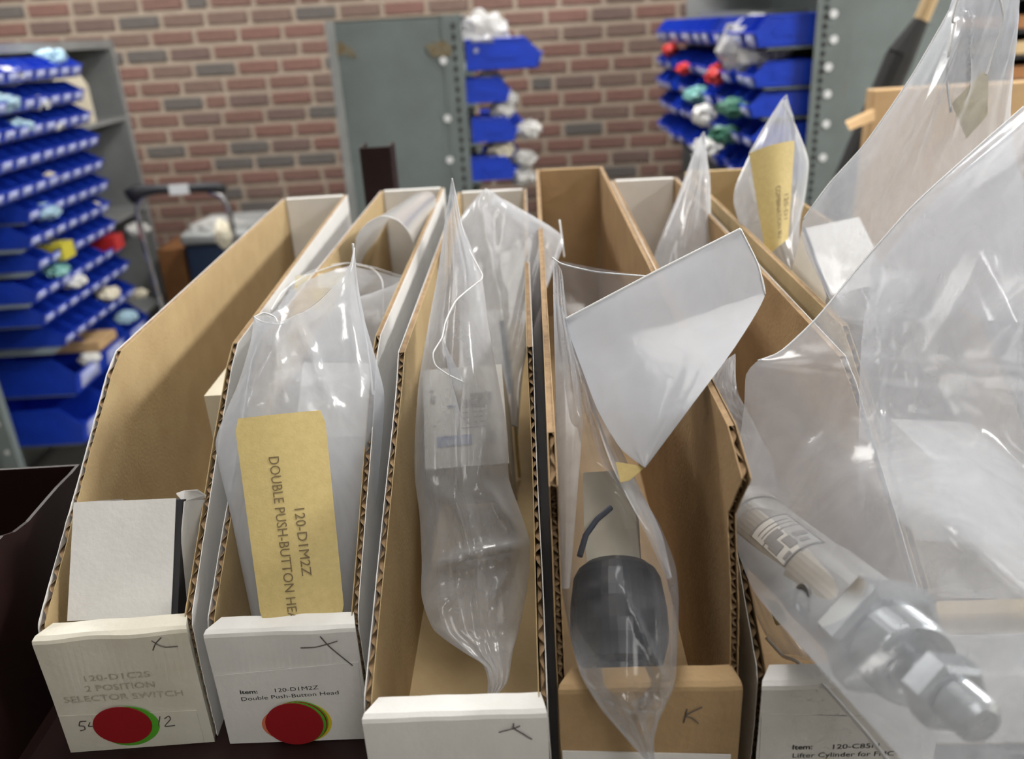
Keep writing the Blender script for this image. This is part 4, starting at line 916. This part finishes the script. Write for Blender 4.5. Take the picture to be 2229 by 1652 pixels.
for k in range(30):
    zz = MT - 0.03 - k * 0.03
    obj('slot', box(MX1 - 0.030, MX1 - 0.020, 2.6955, 2.697, zz - 0.010, zz + 0.006), M_hole, mc, world=True)
for (px, py) in ((965, 132), (974, 258), (979, 348), (985, 430)):
    obj('white_dot', lathe([(0, .0115), (0.0015, .0115)], P(px, py, 2.695), (0, -1, 0), 18), M_dot, mc, world=True)
def smear(par, pts, Y, m, name='tape_residue'): return obj(name, prism([P(x, y, Y) for x, y in pts], (0, 0.0012, 0)), m, par, world=True)
smear(mc, [(722, 100), (740, 90), (768, 108), (778, 126), (748, 118), (733, 125)], 2.698, M_rust); smear(mc, [(925, 98), (965, 88), (985, 102), (982, 120), (940, 125)], 2.6945, M_rust)
MB1 = blue_bin_mesh(0.105, 0.235, 0.092, 0.5); MB2 = blue_bin_mesh(0.105, 0.145, 0.075, 0.5)
for (lab, X, z, ms, y) in (('long blue bin on the top shelf of the middle cabinet', 0.148, -0.120, MB1, 2.735), ('dark shaded blue bin, second level of the middle cabinet', 0.045, -0.215, MB2, 2.745), ('blue bin, third level of the middle cabinet', 0.062, -0.335, MB2, 2.735), ('blue bin, lowest visible level of the middle cabinet', 0.052, -0.455, MB2, 2.735),
                          ('farther blue bin at the third level of the middle cabinet', 0.085, -0.335, MB2, 2.95), ('farther blue bin at the lowest level of the middle cabinet', 0.085, -0.455, MB2, 2.95)):
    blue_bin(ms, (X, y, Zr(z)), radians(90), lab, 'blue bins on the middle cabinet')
for z in (-0.125, -0.22, -0.34, -0.46): obj('shelf_board', box(MX0 + 0.003, MX1 + 0.03, 2.73, 3.64, Zr(z) - 0.004, Zr(z) + 0.0045), M_steel, mc, world=True)
blob('plastic_bag', 'crumpled white bag piled in the top bin of the middle cabinet', 'plastic bag', P(1052, 84, 2.80), .062, M_crumple, 21.3, (1.0, .8, 1.25))
for i, (px, py, r, s) in enumerate(((1105, 215, .025, 22.1), (1093, 240, .03, 23.3), (1150, 282, .03, 24.6), (1142, 345, .03, 25.2), (1090, 325, .035, 26.4), (1138, 385, .03, 27.9), (1065, 178, .035, 28.8))):
    blob('plastic_packet', ['white packet beside the second level blue bin', 'white paper packet on the third level blue bin', 'white packet poking right of the third level blue bin', 'white packet right of the lowest blue bin, upper of two', 'tan packet on the lowest blue bin', 'white packet right of the lowest blue bin, lower of two', 'grey film packet under the long top bin'][i] + ', middle cabinet', 'packet', P(px, py, 2.80), r, [M_paper, M_paper, M_paper, M_paper, M_cream, M_paper, M_crumple][i], s)

# ---- right cabinet
r0 = P(1772, 100, 2.30); RCX = r0.x; RT_ = Zr(0.30)
rc = thing('steel_cabinet', 'grey-green steel cabinet at the right with white dots along its front edge', 'cabinet', (RCX, 2.30, 0))
obj('end_panel', box(RCX + 0.09, RCX + 0.36, 2.30, 2.303, 0, RT_), M_steel, rc, world=True)
obj('front_flange', box(RCX, RCX + 0.09, 2.297, 2.30, 0, RT_), M_steel, rc, world=True)
obj('back_panel', box(RCX + 0.36, RCX + 0.363, 2.303, 3.85, 0, RT_), M_steel, rc, world=True)
obj('top_panel', box(RCX, RCX + 0.36, 2.303, 3.85, RT_ - 0.004, RT_), M_steel, rc, world=True)
obj('end_panel', box(RCX, RCX + 0.36, 3.85, 3.853, 0, RT_), M_steel_lt, rc, world=True)
for k in range(46):
    zz = RT_ - 0.03 - k * 0.022
    obj('slot', box(RCX + 0.018, RCX + 0.028, 2.2955, 2.297, zz - 0.008, zz + 0.005), M_hole, rc, world=True)
for (px, py) in ((1815, 30), (1815, 86), (1803, 146), (1801, 205), (1798, 270), (1791, 343)):
    obj('white_dot', lathe([(0, .0105), (0.0015, .0105)], P(px, py, 2.295), (0, -1, 0), 18), M_dot, rc, world=True)
smear(rc, [(1818, 165), (1834, 163), (1842, 180), (1838, 212), (1820, 218)], 2.2985, M_rust); smear(rc, [(1822, 35), (1838, 30), (1836, 68), (1824, 72)], 2.2985, M_rust)
RBm = blue_bin_mesh(0.104, 0.17, 0.080, 0.5); RBs = blue_bin_mesh(0.104, 0.17, 0.066, 0.5)
rrows = [(-0.085, 2.33, 13), (-0.185, 2.33, 13), (-0.262, 2.33, 13), (-0.345, 2.33, 13), (-0.440, 2.33, 13)]
RFX2 = RCX - 0.145
for ri, (z, y0, n) in enumerate(rrows):
    obj('shelf_board', box(RFX2 + 0.03, RCX + 0.36, 2.32, 3.84, Zr(z) - 0.0045, Zr(z) - 0.0005), M_steel, rc, world=True)
    for k in range(n):
        if (ri, k) in ((0, 4), (1, 4), (3, 6), (2, 9), (4, 7)): continue
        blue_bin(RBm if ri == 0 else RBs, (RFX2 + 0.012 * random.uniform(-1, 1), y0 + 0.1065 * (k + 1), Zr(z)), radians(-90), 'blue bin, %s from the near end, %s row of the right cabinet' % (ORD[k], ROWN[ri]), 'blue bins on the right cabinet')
for i, (px, py, X, r, m, s, sq, lab) in enumerate((
    (1640, 62, RFX2 + .07, .085, M_crumple, 31.2, (.8, 1.5, 1.1), 'big crumpled clear bag on the top row of the right cabinet'),
    (1460, 98, RFX2, .025, M_redp, 32.1, (1, 1, 1), 'red packet under the far top bins of the right cabinet'),
    (1490, 140, RFX2 - .01, .022, M_redp, 33.7, (1, 1, 1), 'red packet among second row bins, farther of two, right cabinet'),
    (1560, 150, RFX2 - .01, .025, M_redp, 34.4, (1, 1, 1.3), 'red packet among second row bins, nearer of two, right cabinet'),
    (1520, 190, RFX2 - .01, .035, M_teal, 35.9, (1, 1, .8), 'teal packet in the third row of the right cabinet'),
    (1600, 215, RFX2 - .01, .035, M_grnp, 36.3, (1, 1, .8), 'dark green packet in the third row of the right cabinet'),
    (1535, 235, RFX2 - .015, .030, M_paper, 37.1, (1, 1, 1.2), 'white packet hanging at the third row of the right cabinet'),
    (1580, 275, RFX2 - .01, .035, M_grnp, 38.4, (1, 1, .8), 'green packet in the fourth row of the right cabinet'),
    (1545, 305, RFX2 - .01, .040, M_paper, 39.6, (1, 1, .9), 'cream white packet in the fifth row of the right cabinet'))):
    blob('plastic_packet', lab, 'packet', PX(px, py, X) - Vector((0, 0, r * .7)), r, m, s, sq)
bar0 = P(1520, 26, 3.2); bar1 = P(1760, 20, 3.2)
br = thing('steel_rail', 'pale grey steel rail above the top blue bins of the right cabinet', 'rail', bar0); obj('rail_bar', obox(bar0, bar1 - bar0, Vector((0, 0.02, 0)), Vector((0, 0, -0.035))), M_steel_lt, br, world=True)

# ---- far right: leaning board, tan carton, dark rack
d0 = P(2035, -30, 1.9); d1 = P(1880, 320, 1.9)
lb = thing('leaning_pole', 'dark pole with a pale wooden tip leaning against the right cabinet', 'pole', (d1.x, 1.9, d1.z))
dv_ = (d0 - d1)
obj('pole_shaft', tube([d1 - dv_ * 1.6, P(1960, 120, 1.9)], 0.030, 10), M_hole, lb, world=True)
obj('wooden_tip', tube([P(2005, 45, 1.9), P(2040, -40, 1.9), P(2075, -120, 1.9)], 0.016, 10), M_wood, lb, world=True)
obj('pole_shaft', tube([P(1960, 120, 1.9), P(2005, 45, 1.9)], [0.030, 0.016], 10), M_hole, lb, world=True)
k0, k1 = P(1902, 196, 1.45), P(2330, 160, 1.45)
kc = thing('tan_carton', 'flat folded tan carton standing behind the tall gathered bag at the right', 'box', (k0.x, 1.45, SH - 0.2))
obj('carton_body', box(k0.x, k1.x, 1.45, 1.48, SH - 0.2, k0.z, 0.002), M_carton, kc, world=True)
fa, fb = P(1842, 272, 1.43), P(1905, 232, 1.43)
obj('carton_flap', prism([P(1842, 270, 1.40), P(1850, 284, 1.40), P(1905, 262, 1.449), P(1905, 240, 1.449)], (0, 0.006, 0.004)), M_carton, kc, world=True)
st = thing('support_table', 'dark table carrying the flat tan carton at the right', 'table', ((k0.x + k1.x) / 2, 1.6, 0))
obj('table_top', box(k0.x - 0.05, k1.x + 0.05, 1.42, 1.80, SH - 0.23, SH - 0.2), M_brown, st, world=True)
for sx in (k0.x, k1.x):
    for sy in (1.45, 1.77): obj('leg', box(sx - 0.02, sx + 0.02, sy - 0.02, sy + 0.02, 0, SH - 0.23), M_brown, st, world=True)
g0 = P(2196, 0, 2.6)
dr = thing('dark_rack', 'dark metal rack of brown boxes at the right edge', 'rack', (g0.x, 2.6, 0))
obj('upright', box(g0.x, g0.x + 0.03, 2.6, 2.63, 0, Zr(0.3)), M_hole, dr, world=True); obj('upright', box(g0.x + 0.9, g0.x + 0.93, 2.6, 2.63, 0, Zr(0.3)), M_hole, dr, world=True)
obj('back_panel', box(g0.x, g0.x + 0.93, 3.0, 3.01, 0, Zr(0.3)), M_hole, dr, world=True)
for k, py in enumerate((-10, 62, 118, 172)):
    zz = P(2215, py, 2.6).z
    obj('shelf_board', box(g0.x, g0.x + 0.93, 2.60, 3.0, zz - 0.012, zz), M_hole, dr, world=True)
    if k: 
        bx_ = thing('brown_box', 'flat brown box on the %s shelf of the dark rack at the right edge' % ['', 'upper', 'middle', 'lower'][k], 'box', (g0.x + 0.05, 2.62, zz))
        obj('carton_body', box(g0.x + 0.035, g0.x + 0.5, 2.60, 2.95, zz + 0.0005, zz + 0.035), M_ochre if k != 2 else M_wood, bx_, world=True)
